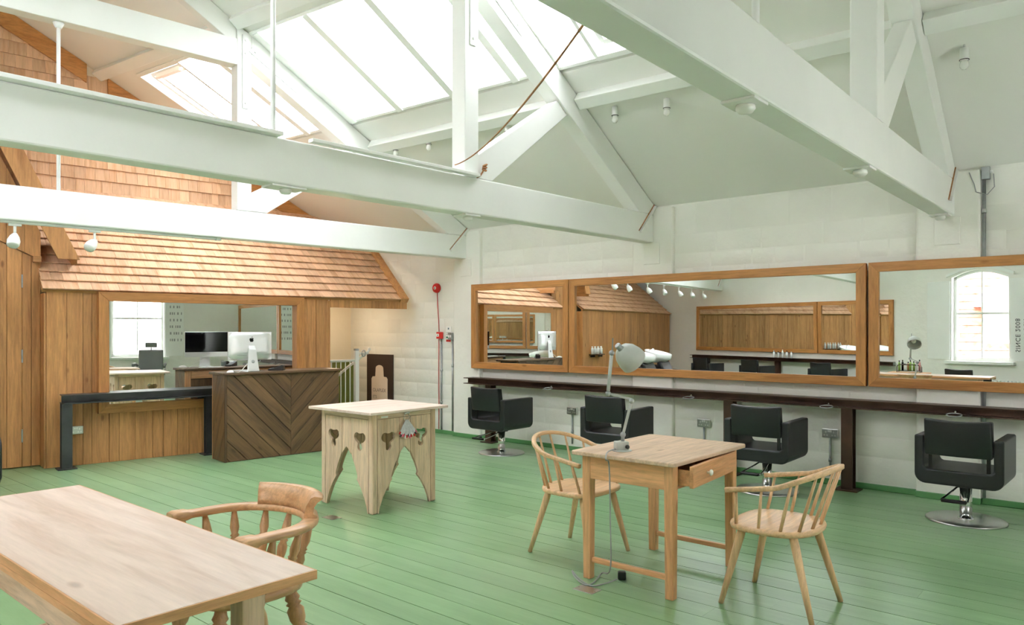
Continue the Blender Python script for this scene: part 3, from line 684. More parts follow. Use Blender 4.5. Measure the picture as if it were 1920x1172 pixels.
for zz in (0.42, 0.88): MB().lathe([(0.014, 0), (0.02, 0.01), (0.02, 0.03), (0.014, 0.04)], (0, 0, zz), (0, 0, 1), 12).obj('clip', 'galvanised', e)
yN_ = onx(842, 627, XR).y
e = empty('notice_plate', (XR - 0.008, yN_, 1.29)); tag(e, 'white fire action notice with green and red bars', 'sign')
MB().box((-0.004, -0.055, 0), (0, 0.055, 0.23)).obj('sheet', 'white_plastic', e)
for z0_, z1_, m_ in ((0.012, 0.045, 'red_plastic'), (0.065, 0.085, 'green_sign'), (0.185, 0.21, 'blue_line'), (0.115, 0.12, 'grey_cable'), (0.14, 0.145, 'grey_cable')):
    MB().box((-0.0055, -0.045 if m_ != 'blue_line' else -0.012, z0_), (-0.0042, 0.045 if m_ != 'blue_line' else 0.012, z1_)).obj('print', m_, e)
y3 = onx(851, 627, XR).y
e = empty('switch_box', (XR - 0.008, y3 + 0.03, 1.33)); tag(e, 'grey metal double switch box at the pilaster edge', 'switch')
MB().box((-0.04, -0.035, 0), (0, 0.045, 0.10)).obj('box', 'galvanised', e, 0.005)
for s in (-0.02, 0.014): MB().box((-0.046, s, 0.035), (-0.0405, s + 0.018, 0.07)).obj('rocker', 'white_plastic', e)
e = empty('conduit_pipe', (XR - 0.02, y3 + 0.005, 0.0)); tag(e, 'grey steel conduit running down the pilaster edge from the switch box', 'pipe')
MB().cyl((0, 0, 0.058), (0, 0, 1.329), 0.013, n=10).obj('tube', 'galvanised', e)
MB().cyl((0, 0, 0.95), (0, 0, 0.99), 0.018, n=10).obj('clip', 'galvanised', e)
# conduit and junction box high on the nearest pilaster
e = empty('conduit_pipe', (7.335, 1.098, 0.0)); tag(e, 'tall steel conduit with a junction box beside the nearest truss end', 'pipe')
MB().cyl((0, 0, 0.058), (0, 0, 2.73), 0.0145, n=10).obj('tube', 'galvanised', e); MB().box((-0.03, -0.045, 2.73), (0.02, 0.015, 2.835)).obj('junction_box', 'galvanised', e, 0.004)
for zz in (0.3, 2.45): MB().cyl((0, 0, zz), (0, 0, zz + 0.035), 0.019, n=10).obj('clip', 'brushed_steel', e)
MB().cyl((-0.005, -0.046, 2.79), (-0.005, -0.065, 2.79), 0.012, n=10).obj('cable_gland', 'white_plastic', e)
o = MB().tube([(7.30, 1.20, 2.80), (7.303, 1.18, 2.74), (7.30, 1.165, 2.70), (7.30, 1.15, 2.63), (7.30, 1.125, 2.62), (7.305, 1.07, 2.60), (7.31, 1.02, 2.66), (7.32, 1.028, 2.77)], 0.004, 6).obj('loose_wire', 'grey_cable'); tag(o, 'thin loose wire looping from the nearest truss to the junction box', 'wire')
# rope between the middle post and the nearest truss
pA = on_truss(S2, 2.93, -0.08, 2.86); pA = on_truss(S2, 2.99, -0.05, 2.84); pB = onx(1094, 46, 5.0); pB = Vector((5.0, 1.6, 3.1)) if False else None
q = FW + RT * ((1094 - 960) / FPX) - Vector((0, 0, (46 - HORIZON) / FPX)); pB = Vector((0, 0, CAMH)) + q * ((1.47 - 0.0) / q.y)
rope = []
for i in range(25):
    t = i / 24; p = pA.lerp(pB, t); p.z -= 0.085 * 4 * t * (1 - t); rope.append(p)
o = MB().tube(rope, 0.0045, 8).obj('rope', 'rope_fibre'); tag(o, 'thin brown rope slung from the middle post to the nearest beam', 'rope')
kp = on_truss(S2, 2.72, 0.012, 2.83)
e = empty('rope_knot', kp); tag(e, 'knotted end of rope beside the middle post foot', 'rope')
MB().tube([(-0.08, 0, -0.075), (-0.05, -0.005, -0.06), (-0.02, -0.01, -0.02), (0, -0.012, 0.02)], 0.007, 8).obj('tail', 'rope_fibre', e)
for k in range(3): MB().tube([(0.0 + 0.004 * k + 0.018 * math.cos(a), -0.012 + 0.012 * math.sin(a), 0.0 + 0.02 * k + 0.008 * math.sin(a + k)) for a in [2 * PI * i / 12 for i in range(12)]], 0.008, 8, True).obj('knot_turn', 'rope_fibre', e)
# bare bulb lamps along the plaster slope under the purlins
def slope_z(p, st_a, st_b):
    f = (p.y - st_a.R.y) / (st_b.R.y - st_a.R.y); return f
bulbs = [(1153, 207, S1, S2, 'left of the pair between the nearest trusses'), (1250, 192, S1, S2, 'right of the pair between the nearest trusses'), (951, 240, S2, S3, 'just right of the middle post'), (804, 265, S2, S3, 'middle of the row left of the post'), (742, 277, S2, S3, 'farthest of the row beyond the middle truss'), (1808, 95, SN, S1, 'alone beyond the nearest truss at upper right')]
for px, py, a, b, lb in bulbs:
    r = FW + RT * ((px - 960) / FPX) - Vector((0, 0, (py - 14 - HORIZON) / FPX)); best = None
    for i in range(400):                                     # walk the ray to the ceiling
        t = 1 + i * 0.03; p = Vector((0, 0, CAMH)) + r * t
        f = (p.y - a.R.y) / (b.R.y - a.R.y); k = a.k + (b.k - a.k) * f
        if p.z >= ZE + k * (XR - p.x): best = p; break
    if best is None: continue
    e = empty('bulb_lamp', (best.x, best.y, best.z - 0.004)); tag(e, 'bare bulb lamp on the sloping ceiling, ' + lb, 'lamp', 'bare bulb ceiling lamps')
    h = MB().cyl((0, 0, 0.0), (0, 0, -0.035), 0.008, n=8).obj('bracket', 'brushed_steel', e)
    MB().lathe([(0.012, -0.03), (0.03, -0.035), (0.03, -0.12), (0.027, -0.125)], (0, 0, 0), (0, 0, 1), 16).obj('holder', 'white_plastic', e)
    MB().tube([(0.0315 * math.cos(a_), 0.0315 * math.sin(a_), -0.12) for a_ in [2 * PI * i / 16 for i in range(16)]], 0.003, 6, True).obj('ring', 'dark_gap', e)
    MB().lathe([(0.022, -0.123), (0.031, -0.15), (0.030, -0.17), (0.018, -0.188), (0.0, -0.193)], (0, 0, 0), (0, 0, 1), 16).obj('bulb', 'bulb_glass', e)
# sensors under the tie beams
def sensor(st, px, py, sz, lb):
    p = onz(px, py, 2.445); q = st.M().inverted() @ p; c = st.M() @ Vector((q.x, -0.08, 2.445))
    e = empty('ceiling_sensor', c, math.atan2(st.d.y, st.d.x)); tag(e, lb, 'sensor', 'sensors under the tie beams')
    MB().box((-sz, -0.075, -0.014), (sz, 0.075, -0.001)).obj('plate', 'white_plastic', e, 0.003)
    MB().lathe([(0.04, -0.014), (0.042, -0.03), (0.03, -0.045), (0, -0.047)], (0.01, 0, 0), (0, 0, 1), 20).obj('dome', 'white_plastic', e)
sensor(S2, 528, 352, 0.13, 'white sensor under the middle tie beam, left of centre'); sensor(S2, 872, 404, 0.09, 'white sensor under the middle tie beam, near the alarm wall')
sensor(S1, 1400, 190, 0.075, 'white sensor under the nearest tie beam, closest to the camera'); sensor(S1, 1608, 316, 0.075, 'white sensor under the nearest tie beam, halfway along'); sensor(S1, 1765, 402, 0.075, 'white sensor under the nearest tie beam, against the pilaster')
# track and spotlights on the far tie beam
tr_ = empty('track_rail'); tr_.matrix_world = S3.M(); tag(tr_, 'white lighting track under the far tie beam', 'track')
MB().box((3.45, -0.10, 2.423), (9.6, -0.06, 2.4445)).obj('rail', 'white_metal', tr_, 0.003); MB().box((3.40, -0.105, 2.42), (3.449, -0.055, 2.4445)).obj('end_feed', 'white_metal', tr_)
def spot(s, tilt, lb):
    e = empty('track_spotlight'); e.matrix_world = S3.M() @ Matrix.Translation((s, -0.08, 2.4225)); tag(e, lb, 'spotlight', 'track spotlights')
    MB().box((-0.05, -0.017, -0.022), (0.05, 0.017, 0)).obj('adapter', 'white_metal', e, 0.003); MB().cyl((0, 0, -0.022), (0, 0, -0.10), 0.012, n=10).obj('stem', 'white_metal', e)
    ax = Vector((math.sin(tilt), 0.5, -math.cos(tilt))); MB().lathe([(0.0, -0.02), (0.018, -0.018), (0.038, 0.015), (0.052, 0.06), (0.050, 0.10), (0.044, 0.115), (0.0, 0.108)], (0, 0, -0.105), ax, 20).obj('head', 'white_metal', e)
def s_of(px, py): p = onz(px, py, 2.40); return (S3.M().inverted() @ p).x
spot(s_of(22, 427) , 0.25, 'white track spotlight above the cedar door, at the left edge'); spot(s_of(175, 437), 0.7, 'white track spotlight before the porch bargeboard')
for i, xx in enumerate((1.25, 0.45, -0.35, -1.1, -1.8)):
    spot((XR - xx) / S3.d.x, 0.4 * (-1) ** i, 'white track spotlight reflected in the long mirror, number %s from the porch' % ['one', 'two', 'three', 'four', 'five'][i])
# ================================================================== FURNITURE
# ---- black salon chairs: local +x is the chair's back (the chairs face the mirrors)
def salon_chair(loc, rz, label):
    e = empty('salon_chair', loc, rz); tag(e, label, 'chair', 'black salon chairs')
    W2, TH, zb, zs, za = 0.293, 0.066, 0.30, 0.415, 0.667
    r = 0.075; n = 6
    out = [(W2, za)] + [(W2 - r + r * math.cos(-PI / 2 * i / n), zb + r + r * math.sin(-PI / 2 * i / n)) for i in range(n + 1)] + [(-W2 + r - r * math.sin(PI / 2 * i / n), zb + r - r * math.cos(PI / 2 * i / n)) for i in range(n + 1)] + [(-W2, za)]
    q = 0.02
    inn = [(-W2 + TH, za), (-W2 + TH, zs + q), (-W2 + TH + q, zs), (W2 - TH - q, zs), (W2 - TH, zs + q), (W2 - TH, za)]
    M = Matrix(((0,0,1,0),(1,0,0,0),(0,1,0,0),(0,0,0,1)))        # polygon (y, z), extruded along x
    ya = W2
    MB().prism(out + inn, M, -0.24, 0.285).obj('shell', 'black_leather', e, 0.014, 3)
    # backrest: slightly dished cushion
    rings = []; m = 9
    for i in range(m):
        y = -0.222 + 0.444 * i / (m - 1); d = 0.022 * (1 - (2 * i / (m - 1) - 1) ** 2); dip = 0.012 * (1 - (2 * i / (m - 1) - 1) ** 2)
        x0, x1 = 0.215 + d, 0.285 + d
        rings.append([Vector(p) for p in ((x0, y, 0.530), (x1, y, 0.522), (x1 + 0.014, y, 0.66), (x1 + 0.028, y, 0.802 - dip), (x0 + 0.028, y, 0.802 - dip), (x0 + 0.008, y, 0.66))])
    MB().loft(rings).obj('backrest', 'black_leather', e, 0.014, 3)
    for s in (-1, 1): MB().box((0.225, s * 0.19 - 0.012, 0.41), (0.245, s * 0.19 + 0.012, 0.56)).obj('back_bracket', 'black_plastic', e)
    MB().box((-0.06, -0.05, 0.255), (0.06, 0.05, 0.301)).obj('mount', 'black_plastic', e, 0.004)
    MB().cyl((0, 0, 0.012), (0, 0, 0.256), 0.043, n=24).obj('column', 'chrome', e)
    MB().lathe([(0.276, 0), (0.276, 0.008), (0.268, 0.013), (0.05, 0.015), (0, 0.015)], (0, 0, 0), (0, 0, 1), 40).obj('base_disc', 'brushed_steel', e)
    MB().lathe([(0.058, 0.0145), (0.054, 0.02), (0.043, 0.021)], (0, 0, 0), (0, 0, 1), 24).obj('collar', 'chrome', e)
    f = MB().tube([(0.05, -0.035, 0.275), (0.20, -0.062, 0.24), (0.39, -0.085, 0.215), (0.405, -0.07, 0.213), (0.405, 0.07, 0.213), (0.39, 0.085, 0.215), (0.20, 0.062, 0.24), (0.05, 0.035, 0.275)], 0.0075, 8).obj('pump_lever', 'chrome', e)
    MB().box((0.382, -0.082, 0.203), (0.432, 0.082, 0.225)).obj('pump_pad', 'black_plastic', f, 0.008, 3)
    return e
c1 = salon_chair((6.677, 5.93, 0), PI, 'black salon chair farthest along the right wall, below the small mirror')
dup(c1, (6.66, 4.28, 0), PI + 0.05, 'black salon chair half hidden behind the grey desk lamp')
dup(c1, (6.70, 2.70, 0), PI + 0.03, 'black salon chair beyond the pine desk corner, left of the steel post')
dup(c1, (6.655, 1.116, 0), PI - 0.02, 'black salon chair nearest the right edge of the picture')
# ---- stained reception counter
CR = math.radians(-6.2); CL, CD, CH = 1.42, 0.36, 0.965
ct = empty('reception_counter', (4.17, 7.79, 0), CR); tag(ct, 'dark stained reception counter with chevron boards', 'counter')
MB().box((0.02, 0.02, 0.0), (CL - 0.02, CD - 0.02, CH - 0.002)).obj('carcass', 'dark_gap', ct)
def clip_poly(poly, x0, x1, y0, y1):
    for ax, lim, sg_ in ((0, x0, 1), (0, x1, -1), (1, y0, 1), (1, y1, -1)):
        res = []
        for i in range(len(poly)):
            a, b = poly[i - 1], poly[i]; ia = (a[ax] - lim) * sg_ >= 0; ib = (b[ax] - lim) * sg_ >= 0
            if ia != ib:
                t = (lim - a[ax]) / (b[ax] - a[ax]); res.append((a[0] + (b[0] - a[0]) * t, a[1] + (b[1] - a[1]) * t))
            if ib: res.append(b)
        poly = res
        if len(poly) < 3: return None
    return poly
def chevron(x0, x1, z0, z1, slope, M, parent, pw=0.141):
    w_ = pw; dz = w_ * math.sqrt(1 + slope * slope); c = z0 - abs(slope) * (x1 - x0) - dz
    grain = 'walnut_stain_x'
    while c < z1 + abs(slope) * (x1 - x0) + dz:
        g = 0.004
        line = lambda x, k: c + k + slope * (x - x0)
        p = clip_poly([(x0, line(x0, g)), (x1, line(x1, g)), (x1, line(x1, dz - g)), (x0, line(x0, dz - g))], x0 + 0.001, x1 - 0.001, z0, z1)
        if p:
            area = 0.5 * abs(sum(p[i - 1][0] * p[i][1] - p[i][0] * p[i - 1][1] for i in range(len(p))))
            if area > 2e-4:
                ang = math.atan(slope); R = Matrix.Rotation(-ang, 2)
                pr_ = [tuple(R @ Vector(q)) for q in p]             # board built along its own grain
                o = MB().prism(pr_, Matrix.Identity(4), 0.0, 0.021).obj('board', 'walnut_stain_x', parent, 0.0025, 1)
                o.matrix_local = M @ Matrix.Rotation(ang, 4, 'Z')
        c += dz
MF = frame_M((0, 0.021, 0.0), (1, 0, 0), (0, 0, 1))      # local z = -y -> towards the camera
mid = CL * 0.55
chevron(0.02, mid, 0.004, CH - 0.002, -1.0, MF, ct); chevron(mid, CL - 0.004, 0.004, CH - 0.002, 1.0, MF, ct)
MS_ = frame_M((0.0205, CD, 0.0), (0, -1, 0), (0, 0, 1))
chevron(0.004, CD - 0.02, 0.004, CH - 0.002, 2.2, MS_, ct)
MB().box((-0.003, -0.003, 0.0), (0.02, 0.02, CH - 0.001)).obj('corner_strip', 'walnut_stain_z', ct, 0.003)
for xa in (0.0, CL - 0.07): MB().box((xa + 0.001, CD - 0.0195, 0.0), (xa + 0.07, CD + 0.012, CH - 0.001)).obj('back_post', 'pine_z', ct, 0.003)
MB().box((0.072, CD - 0.0195, CH - 0.10), (CL - 0.072, CD + 0.012, CH - 0.001)).obj('back_rail', 'pine_x', ct, 0.003)
e_ = edges_from(0.07, CL - 0.07, 0.12, 0.2)
for a, b in zip(e_, e_[1:]): MB().box((a + 0.002, CD - 0.0195, 0.02), (b - 0.002, CD - 0.003, CH - 0.11)).obj('back_board', 'walnut_stain_z', ct)
MB().box((-0.025, -0.03, CH), (CL + 0.02, CD + 0.045, CH + 0.028)).obj('worktop', 'walnut_stain_x', ct, 0.006, 2)
MC = Matrix.Translation((4.17, 7.79, CH + 0.0285)) @ Matrix.Rotation(CR, 4, 'Z')
def onc(x, y): return MC @ Vector((x, y, 0))
# all-in-one computer, its back to the room
im = empty('desktop_computer', onc(0.34, 0.13), CR + 0.05); tag(im, 'silver all-in-one computer standing on the counter, its back to us', 'computer')
MB().box((-0.264, -0.012, 0.13), (0.264, 0.0, 0.452)).obj('screen_case', 'aluminium', im, 0.006, 3)
rings = []
for t in range(7):                                            # swollen back
    a = t / 6; s = 1 - a ** 2.2 * 0.55; rings.append([Vector((x * 0.262 * s, -0.012 - 0.030 * a, 0.291 + z * 0.160 * s)) for x, z in [(math.copysign(min(1, abs(1.25 * math.cos(k))), math.cos(k)), math.copysign(min(1, abs(1.25 * math.sin(k))), math.sin(k))) for k in [2 * PI * j / 32 for j in range(32)]]])
MB().loft(rings).obj('back_shell', 'aluminium', im)
MB().box((-0.262, 0.0, 0.193), (0.262, 0.003, 0.45)).obj('screen', 'screen_black', im); MB().box((-0.262, 0.0, 0.131), (0.262, 0.003, 0.191)).obj('chin', 'aluminium', im)
MLg = frame_M((0.0, -0.0425, 0.365), (1, 0, 0), (0, 0, 1))
app = [(0.0, 0.015)] + [(0.0125 + 0.0135 * math.cos(math.radians(t)), 0.004 + 0.0135 * math.sin(math.radians(t))) for t in (120, 95, 70, 45, 25)] + [(0.0185, 0.003), (0.0205, -0.006), (0.025, -0.009)] + [(0.0, -0.004 + 0) if False else (0.0235 - 0.0025 * k, -0.0115 - 0.0042 * k) for k in range(1, 4)] + [(0.010, -0.027), (0.0, -0.0245), (-0.010, -0.027), (-0.017, -0.022), (-0.0225, -0.013), (-0.026, 0.0)] + [(-0.0125 + 0.0135 * math.cos(math.radians(t)), 0.004 + 0.0135 * math.sin(math.radians(t))) for t in (170, 145, 115, 85, 60)]
lg = shape2d('emblem', app, [], 0.0015, 'screen_black', im, MLg); shape2d('emblem_leaf', [(0.001, 0.021), (0.007, 0.024), (0.011, 0.033), (0.010, 0.037), (0.004, 0.033), (0.001, 0.027)], [], 0.0015, 'screen_black', im, MLg)
st_ = MB(); pf = [(-0.045, 0.295), (-0.062, 0.25), (-0.075, 0.15), (-0.088, 0.05), (-0.098, 0.006), (-0.085, 0.0), (0.07, 0.0), (0.085, 0.004), (0.07, 0.008), (-0.078, 0.010), (-0.070, 0.05), (-0.060, 0.15), (-0.046, 0.25), (-0.034, 0.295)]
HWD = [0.035 if z > 0.28 else 0.04 + 0.03 * (1 - z / 0.3) for y, z in pf]
st_.add([(-w_, y, z) for (y, z), w_ in zip(pf, HWD)] + [(w_, y, z) for (y, z), w_ in zip(pf, HWD)], [tuple(range(14)), tuple(reversed(range(14, 28)))] + [(i, (i + 1) % 14, 14 + (i + 1) % 14, 14 + i) for i in range(14)])
sd = st_.obj('stand', 'aluminium', im, 0.002)
MB().lathe([(0.02, 0.0), (0.02, 0.002), (0, 0.002)], (0, -0.078, 0.115), (0, -1, 0.12), 20).obj('cable_hole', 'grey_cable', im)
MB().box((-0.17, -0.0445, 0.185), (-0.06, -0.042, 0.189)).obj('print_line', 'grey_cable', im)
o = MB().tube([onc(0.33, 0.10) + Vector((0, 0, 0.112)), onc(0.26, 0.06) + Vector((0, 0, 0.07)), onc(0.20, 0.03) + Vector((0, 0, 0.02)), onc(0.17, 0.03) + Vector((0, 0, 0.004)), onc(0.14, 0.08) + Vector((0, 0, 0.004))], 0.0035, 6).obj('computer_cable', 'white_plastic'); tag(o, 'white power cord trailing from the computer stand', 'cable')
e = empty('computer_mouse', onc(0.075, 0.04), 0.4); tag(e, 'white computer mouse on the counter corner', 'mouse'); MB().lathe([(0.0, 0), (0.045, 0.0), (0.045, 0.006), (0.034, 0.018), (0.015, 0.025), (0, 0.026)], (0, 0, 0), (0, 0, 1), 20).obj('shell', 'white_plastic', e).scale = (1.15, 0.62, 1.0)
e = empty('keyboard', onc(0.33, 0.335), CR); tag(e, 'slim white keyboard behind the computer', 'keyboard'); MB().box((-0.14, -0.05, 0), (0.14, 0.05, 0.008)).obj('case', 'aluminium', e)
for r_ in range(4):
    MB().box((-0.135, -0.044 + 0.024 * r_, 0.0082), (0.135, -0.044 + 0.024 * r_ + 0.019, 0.0105)).obj('key_row', 'white_plastic', e)
e = empty('card_terminal', onc(0.66, 0.12), CR + 2.4); tag(e, 'black card payment terminal on the counter', 'terminal')
MB().prism([(-0.09, 0.0), (0.09, 0.0), (0.09, 0.018), (0.02, 0.03), (-0.07, 0.065), (-0.09, 0.06)], Matrix(((1,0,0,0),(0,0,1,-0.04),(0,1,0,0),(0,0,0,1))), 0.0, 0.08).obj('body', 'black_plastic', e, 0.006)
MB().box((-0.062, -0.03, 0.055), (-0.012, 0.03, 0.058), Matrix.Rotation(0.37, 4, 'Y') @ Matrix.Translation((0.003, 0, 0.006))).obj('display', 'grey_enamel', e)
for i in range(3): MB().box((0.035 + 0.016 * i, -0.028, 0.0265 - 0.0025 * i), (0.046 + 0.016 * i, 0.028, 0.029 - 0.0025 * i)).obj('key_row', 'grey_cable', e)
# ---- pale side table with gothic arches and trefoil holes
GX, GY, GS, GH = 4.10, 5.05, 0.68, 0.798
gt = empty('gothic_table', (GX, GY, 0)); tag(gt, 'pale pine table with gothic arches and trefoil cut-outs', 'table')
h = GS / 2
def arch(z):                      # half width of the opening at height z
    pts = [(0.0, 0.275), (0.05, 0.262), (0.12, 0.232), (0.19, 0.19), (0.235, 0.155), (0.255, 0.135), (0.275, 0.145), (0.30, 0.14), (0.36, 0.115), (0.42, 0.082), (0.47, 0.045), (0.50, 0.015), (0.51, 0.0)]
    if z >= 0.51: return 0.0
    for (a, p), (b, q) in zip(pts, pts[1:]):
        if a <= z <= b: return p + (q - p) * (z - a) / (b - a)
    return 0.0
ZS = [0.0, 0.05, 0.12, 0.19, 0.235, 0.255, 0.275, 0.30, 0.36, 0.42, 0.47, 0.50, 0.51]
def trefoil(cx, cz):
    pts = []
    for c, a0, a1, r in (((0.036, 0.028), -62, 128, 0.037), ((-0.036, 0.028), 52, 242, 0.037)):
        pts += [(cx + c[0] + r * math.cos(math.radians(a0 + (a1 - a0) * i / 9)), cz + c[1] + r * math.sin(math.radians(a0 + (a1 - a0) * i / 9))) for i in range(10)]
    pts += [(cx - 0.024, cz - 0.02), (cx - 0.031, cz - 0.05)] + [(cx + 0.031 * math.cos(math.radians(200 + 140 * i / 6)), cz - 0.052 + 0.031 * math.sin(math.radians(200 + 140 * i / 6))) for i in range(7)] + [(cx + 0.031, cz - 0.05), (cx + 0.024, cz - 0.02)]
    return pts
CB = 0.062
for k in range(4):
    R4 = Matrix.Rotation(k * PI / 2, 4, 'Z'); Ms = R4 @ frame_M((0, -h + 0.013, 0), (1, 0, 0), (0, 0, 1))
    for s in (-1, 1):
        prof = [(max(arch(z), CB), z) for z in ZS]
        keep = [(a, z) for a, z in prof]
        outl = [(s * (h - 0.0555), 0.0)] + [(s * a, z) for a, z in keep] + [(s * CB, GH - 0.048), (s * (h - 0.0555), GH - 0.048)]
        cl = [outl[0]]
        for p in outl[1:]:
            if abs(p[0] - cl[-1][0]) + abs(p[1] - cl[-1][1]) > 1e-5: cl.append(p)
        shape2d('side_board', cl, [trefoil(s * 0.175, 0.575)], 0.022, 'old_pine_y', gt, Ms)
    cen = [(arch(z), z) for z in ZS if arch(z) < CB - 0.0045]; zc = next(z for z in [i / 1000 for i in range(250, 511)] if arch(z) <= CB - 0.0045)
    cen = [(CB - 0.0045, zc)] + cen
    shape2d('middle_board', [(-CB + 0.0045, GH - 0.048)] + [(-a, z) for a, z in cen] + [(a, z) for a, z in reversed(cen[:-1])] + [(CB - 0.0045, GH - 0.048)], [], 0.020, 'old_pine_y', gt, Ms)
    MB().box((-h + 0.052, -h, GH - 0.044), (h - 0.052, -h + 0.024, GH), R4).obj('top_rail', 'old_pine_x' if k % 2 == 0 else 'old_pine_y', gt, 0.002)
    MB().box((-h - 0.004, -h - 0.004, 0.0), (-h + 0.051, -h + 0.051, GH), R4).obj('corner_post', 'old_pine_z', gt, 0.012, 2)
MB().box((-0.42, -0.42, GH + 0.001), (0.42, 0.42, GH + 0.024)).obj('table_top', 'bleached_x', gt, 0.004)
hk = empty('metal_hook', (GX - h + 0.13, GY - h - 0.0105, 0.755)); tag(hk, 'small white metal hook plate on the gothic table rail', 'hook')
hk.location = (GX - 0.22, GY - h - 0.001, GH - 0.03); MB().box((-0.035, -0.006, -0.008), (0.035, 0, 0.008)).obj('plate', 'white_plastic', hk, 0.003); MB().cyl((0.0, -0.006, 0), (0.0, -0.018, 0), 0.004, n=8).obj('pin', 'white_plastic', hk)
# ring of hair colour swatches hanging on the table side
sw = empty('swatch_ring', (GX - 0.005, GY - h - 0.02, GH - 0.015)); tag(sw, 'ring of hair colour swatches hanging on the gothic table', 'swatches')
MB().box((-0.03, -0.012, -0.004), (0.03, 0.012, 0.01)).obj('clip', 'chrome', sw, 0.003)
MB().tube([(0.03 * math.cos(a), -0.006, -0.032 + 0.03 * math.sin(a)) for a in [2 * PI * i / 18 for i in range(18)]], 0.003, 6, True).obj('ring', 'chrome', sw)
for i in range(13):
    a = math.radians(-38 + 76 * i / 12); d = Vector((math.sin(a), -0.10 - 0.02 * (i % 3), -math.cos(a))); p0 = Vector((0.012 * math.sin(a), -0.008, -0.055)); L_ = 0.115 + 0.008 * ((i * 5) % 3)
    s_ = MB().beam(p0, p0 + d * L_, 0.012, 0.006, (0, -1, 0)).obj('swatch', 'swatch_hair', sw)
    MB().beam(p0 + d * L_, p0 + d * (L_ + 0.022), 0.014, 0.007, (0, -1, 0)).obj('swatch_tip', ('swatch_red', 'swatch_dark', 'swatch_pink', 'swatch_red', 'white_plastic')[i % 5], s_)
# ---- pine desk with a drawer
dk = empty('pine_desk', (4.03, 2.28, 0)); tag(dk, 'small pine desk with an open drawer and porcelain knob', 'desk')
LX, LY, LG = 0.405, 0.30, 0.056
for sx in (-1, 1):
    for sy in (-1, 1):
        o = MB(); cx_, cy_ = sx * (LX - LG / 2), sy * (LY - LG / 2)
        o.loft([[Vector((cx_ + a * r / 2, cy_ + b * r / 2, z)) for a, b in ((-1,-1),(1,-1),(1,1),(-1,1))] for z, r in ((0.0, LG * 0.86), (0.60, LG), (0.73, LG))], smooth=False)
        o.obj('leg', 'pine_z', dk, 0.004)
for sx in (-1, 1):
    x0 = sx * (LX - 0.016); MB().box((x0 - 0.011, -LY + LG, 0.595), (x0 + 0.011, LY - LG, 0.732)).obj('apron', 'pine_y', dk, 0.002)
    MB().box((sx * (LX - LG / 2) - 0.014, -LY + LG, 0.10), (sx * (LX - LG / 2) + 0.014, LY - LG, 0.128)).obj('stretcher', 'pine_y', dk, 0.003)
MB().box((-LX + LG, LY - 0.03, 0.595), (LX - LG, LY - 0.008, 0.732)).obj('apron', 'pine_x', dk, 0.002)
MB().box((-LX + LG, -LY + 0.012, 0.595), (LX - LG, -LY + 0.03, 0.607)).obj('drawer_rail', 'pine_x', dk, 0.001)
tp = [(-0.455, -0.345), (0.455, -0.345), (0.455, 0.355), (-0.455, 0.355)]
def rounded(x0, y0, x1, y1, r, n=5):
    P = []
    for cx_, cy_, a0 in ((x1 - r, y0 + r, -90), (x1 - r, y1 - r, 0), (x0 + r, y1 - r, 90), (x0 + r, y0 + r, 180)):
        P += [(cx_ + r * math.cos(math.radians(a0 + 90 * i / n)), cy_ + r * math.sin(math.radians(a0 + 90 * i / n))) for i in range(n + 1)]
    return P
MB().prism(rounded(-0.455, -0.335, 0.475, 0.355, 0.03), Matrix.Identity(4), 0.733, 0.756).obj('desk_top', 'old_pine_x', dk, 0.005)
dw = MB().box((-0.335, -0.012, 0.0), (0.335, 0.010, 0.118)).box((-0.325, 0.010, 0.008), (-0.312, 0.34, 0.095)).box((0.312, 0.010, 0.008), (0.325, 0.34, 0.095)).box((-0.312, 0.010, 0.008), (0.312, 0.34, 0.014)).box((-0.312, 0.328, 0.014), (0.312, 0.34, 0.095)).obj('drawer', 'pine_x', dk, 0.002)
dw.location = (0.0, -LY - 0.042, 0.609); dw.rotation_euler = (0, 0, math.radians(5.0))
MB().lathe([(0.008, 0), (0.007, 0.01), (0.016, 0.016), (0.018, 0.024), (0.012, 0.031), (0, 0.033)], (-0.13, -0.012, 0.06), (0, -1, 0), 18).obj('knob', 'ceramic', dw)
# ---- grey task lamp on the desk
lb = onz(1166, 845, 0.757)
ZT = 0.7568
lp = empty('desk_lamp', (lb.x, lb.y, ZT)); tag(lp, 'grey enamel jointed work lamp on the pine desk', 'lamp')
def cp(px, py, dd=0.0):      # lamp joints lie in an upright plane facing the camera through the base
    dpt = (lb - Vector((0, 0, 0))).dot(FW) + dd
    return FW * dpt + RT * ((px - 960) * dpt / FPX) + Vector((0, 0, CAMH - (py - HORIZON) * dpt / FPX)) - Vector((lb.x, lb.y, ZT))
Rl = Matrix.Rotation(-YAW + 0.25, 4, 'Z')
MB().box((-0.042, -0.03, 0.004), (0.034, 0.03, 0.056), Rl).obj('base_block', 'grey_enamel', lp, 0.006, 3); MB().lathe([(0.058, 0), (0.058, 0.004), (0.05, 0.006), (0, 0.006)], (0, 0, 0), (0, 0, 1), 24).obj('base_plate', 'grey_enamel', lp)
MB().lathe([(0.012, 0.0), (0.012, 0.012), (0.006, 0.016), (0, 0.016)], Rl @ Vector((0.020, -0.03, 0.026)), Rl @ Vector((0, -1, 0)), 12).obj('switch', 'black_plastic', lp)
j0, j1, j2, j3, j4 = cp(1168, 826), cp(1168, 815), cp(1184, 752), cp(1140, 738), cp(1147, 662)
MB().tube([Rl @ Vector((0.005, 0, 0.05)), j1], 0.011, 8).obj('swivel', 'galvanised', lp)
MB().beam(j1, j2, 0.016, 0.009, FW).obj('lower_arm', 'grey_enamel', lp, 0.002); MB().beam(j2 + Vector((0, 0, 0.01)), j3, 0.014, 0.009, FW).obj('middle_arm', 'grey_enamel', lp, 0.002); MB().tube([j3, j4], 0.0105, 10).obj('upper_arm', 'grey_enamel', lp)
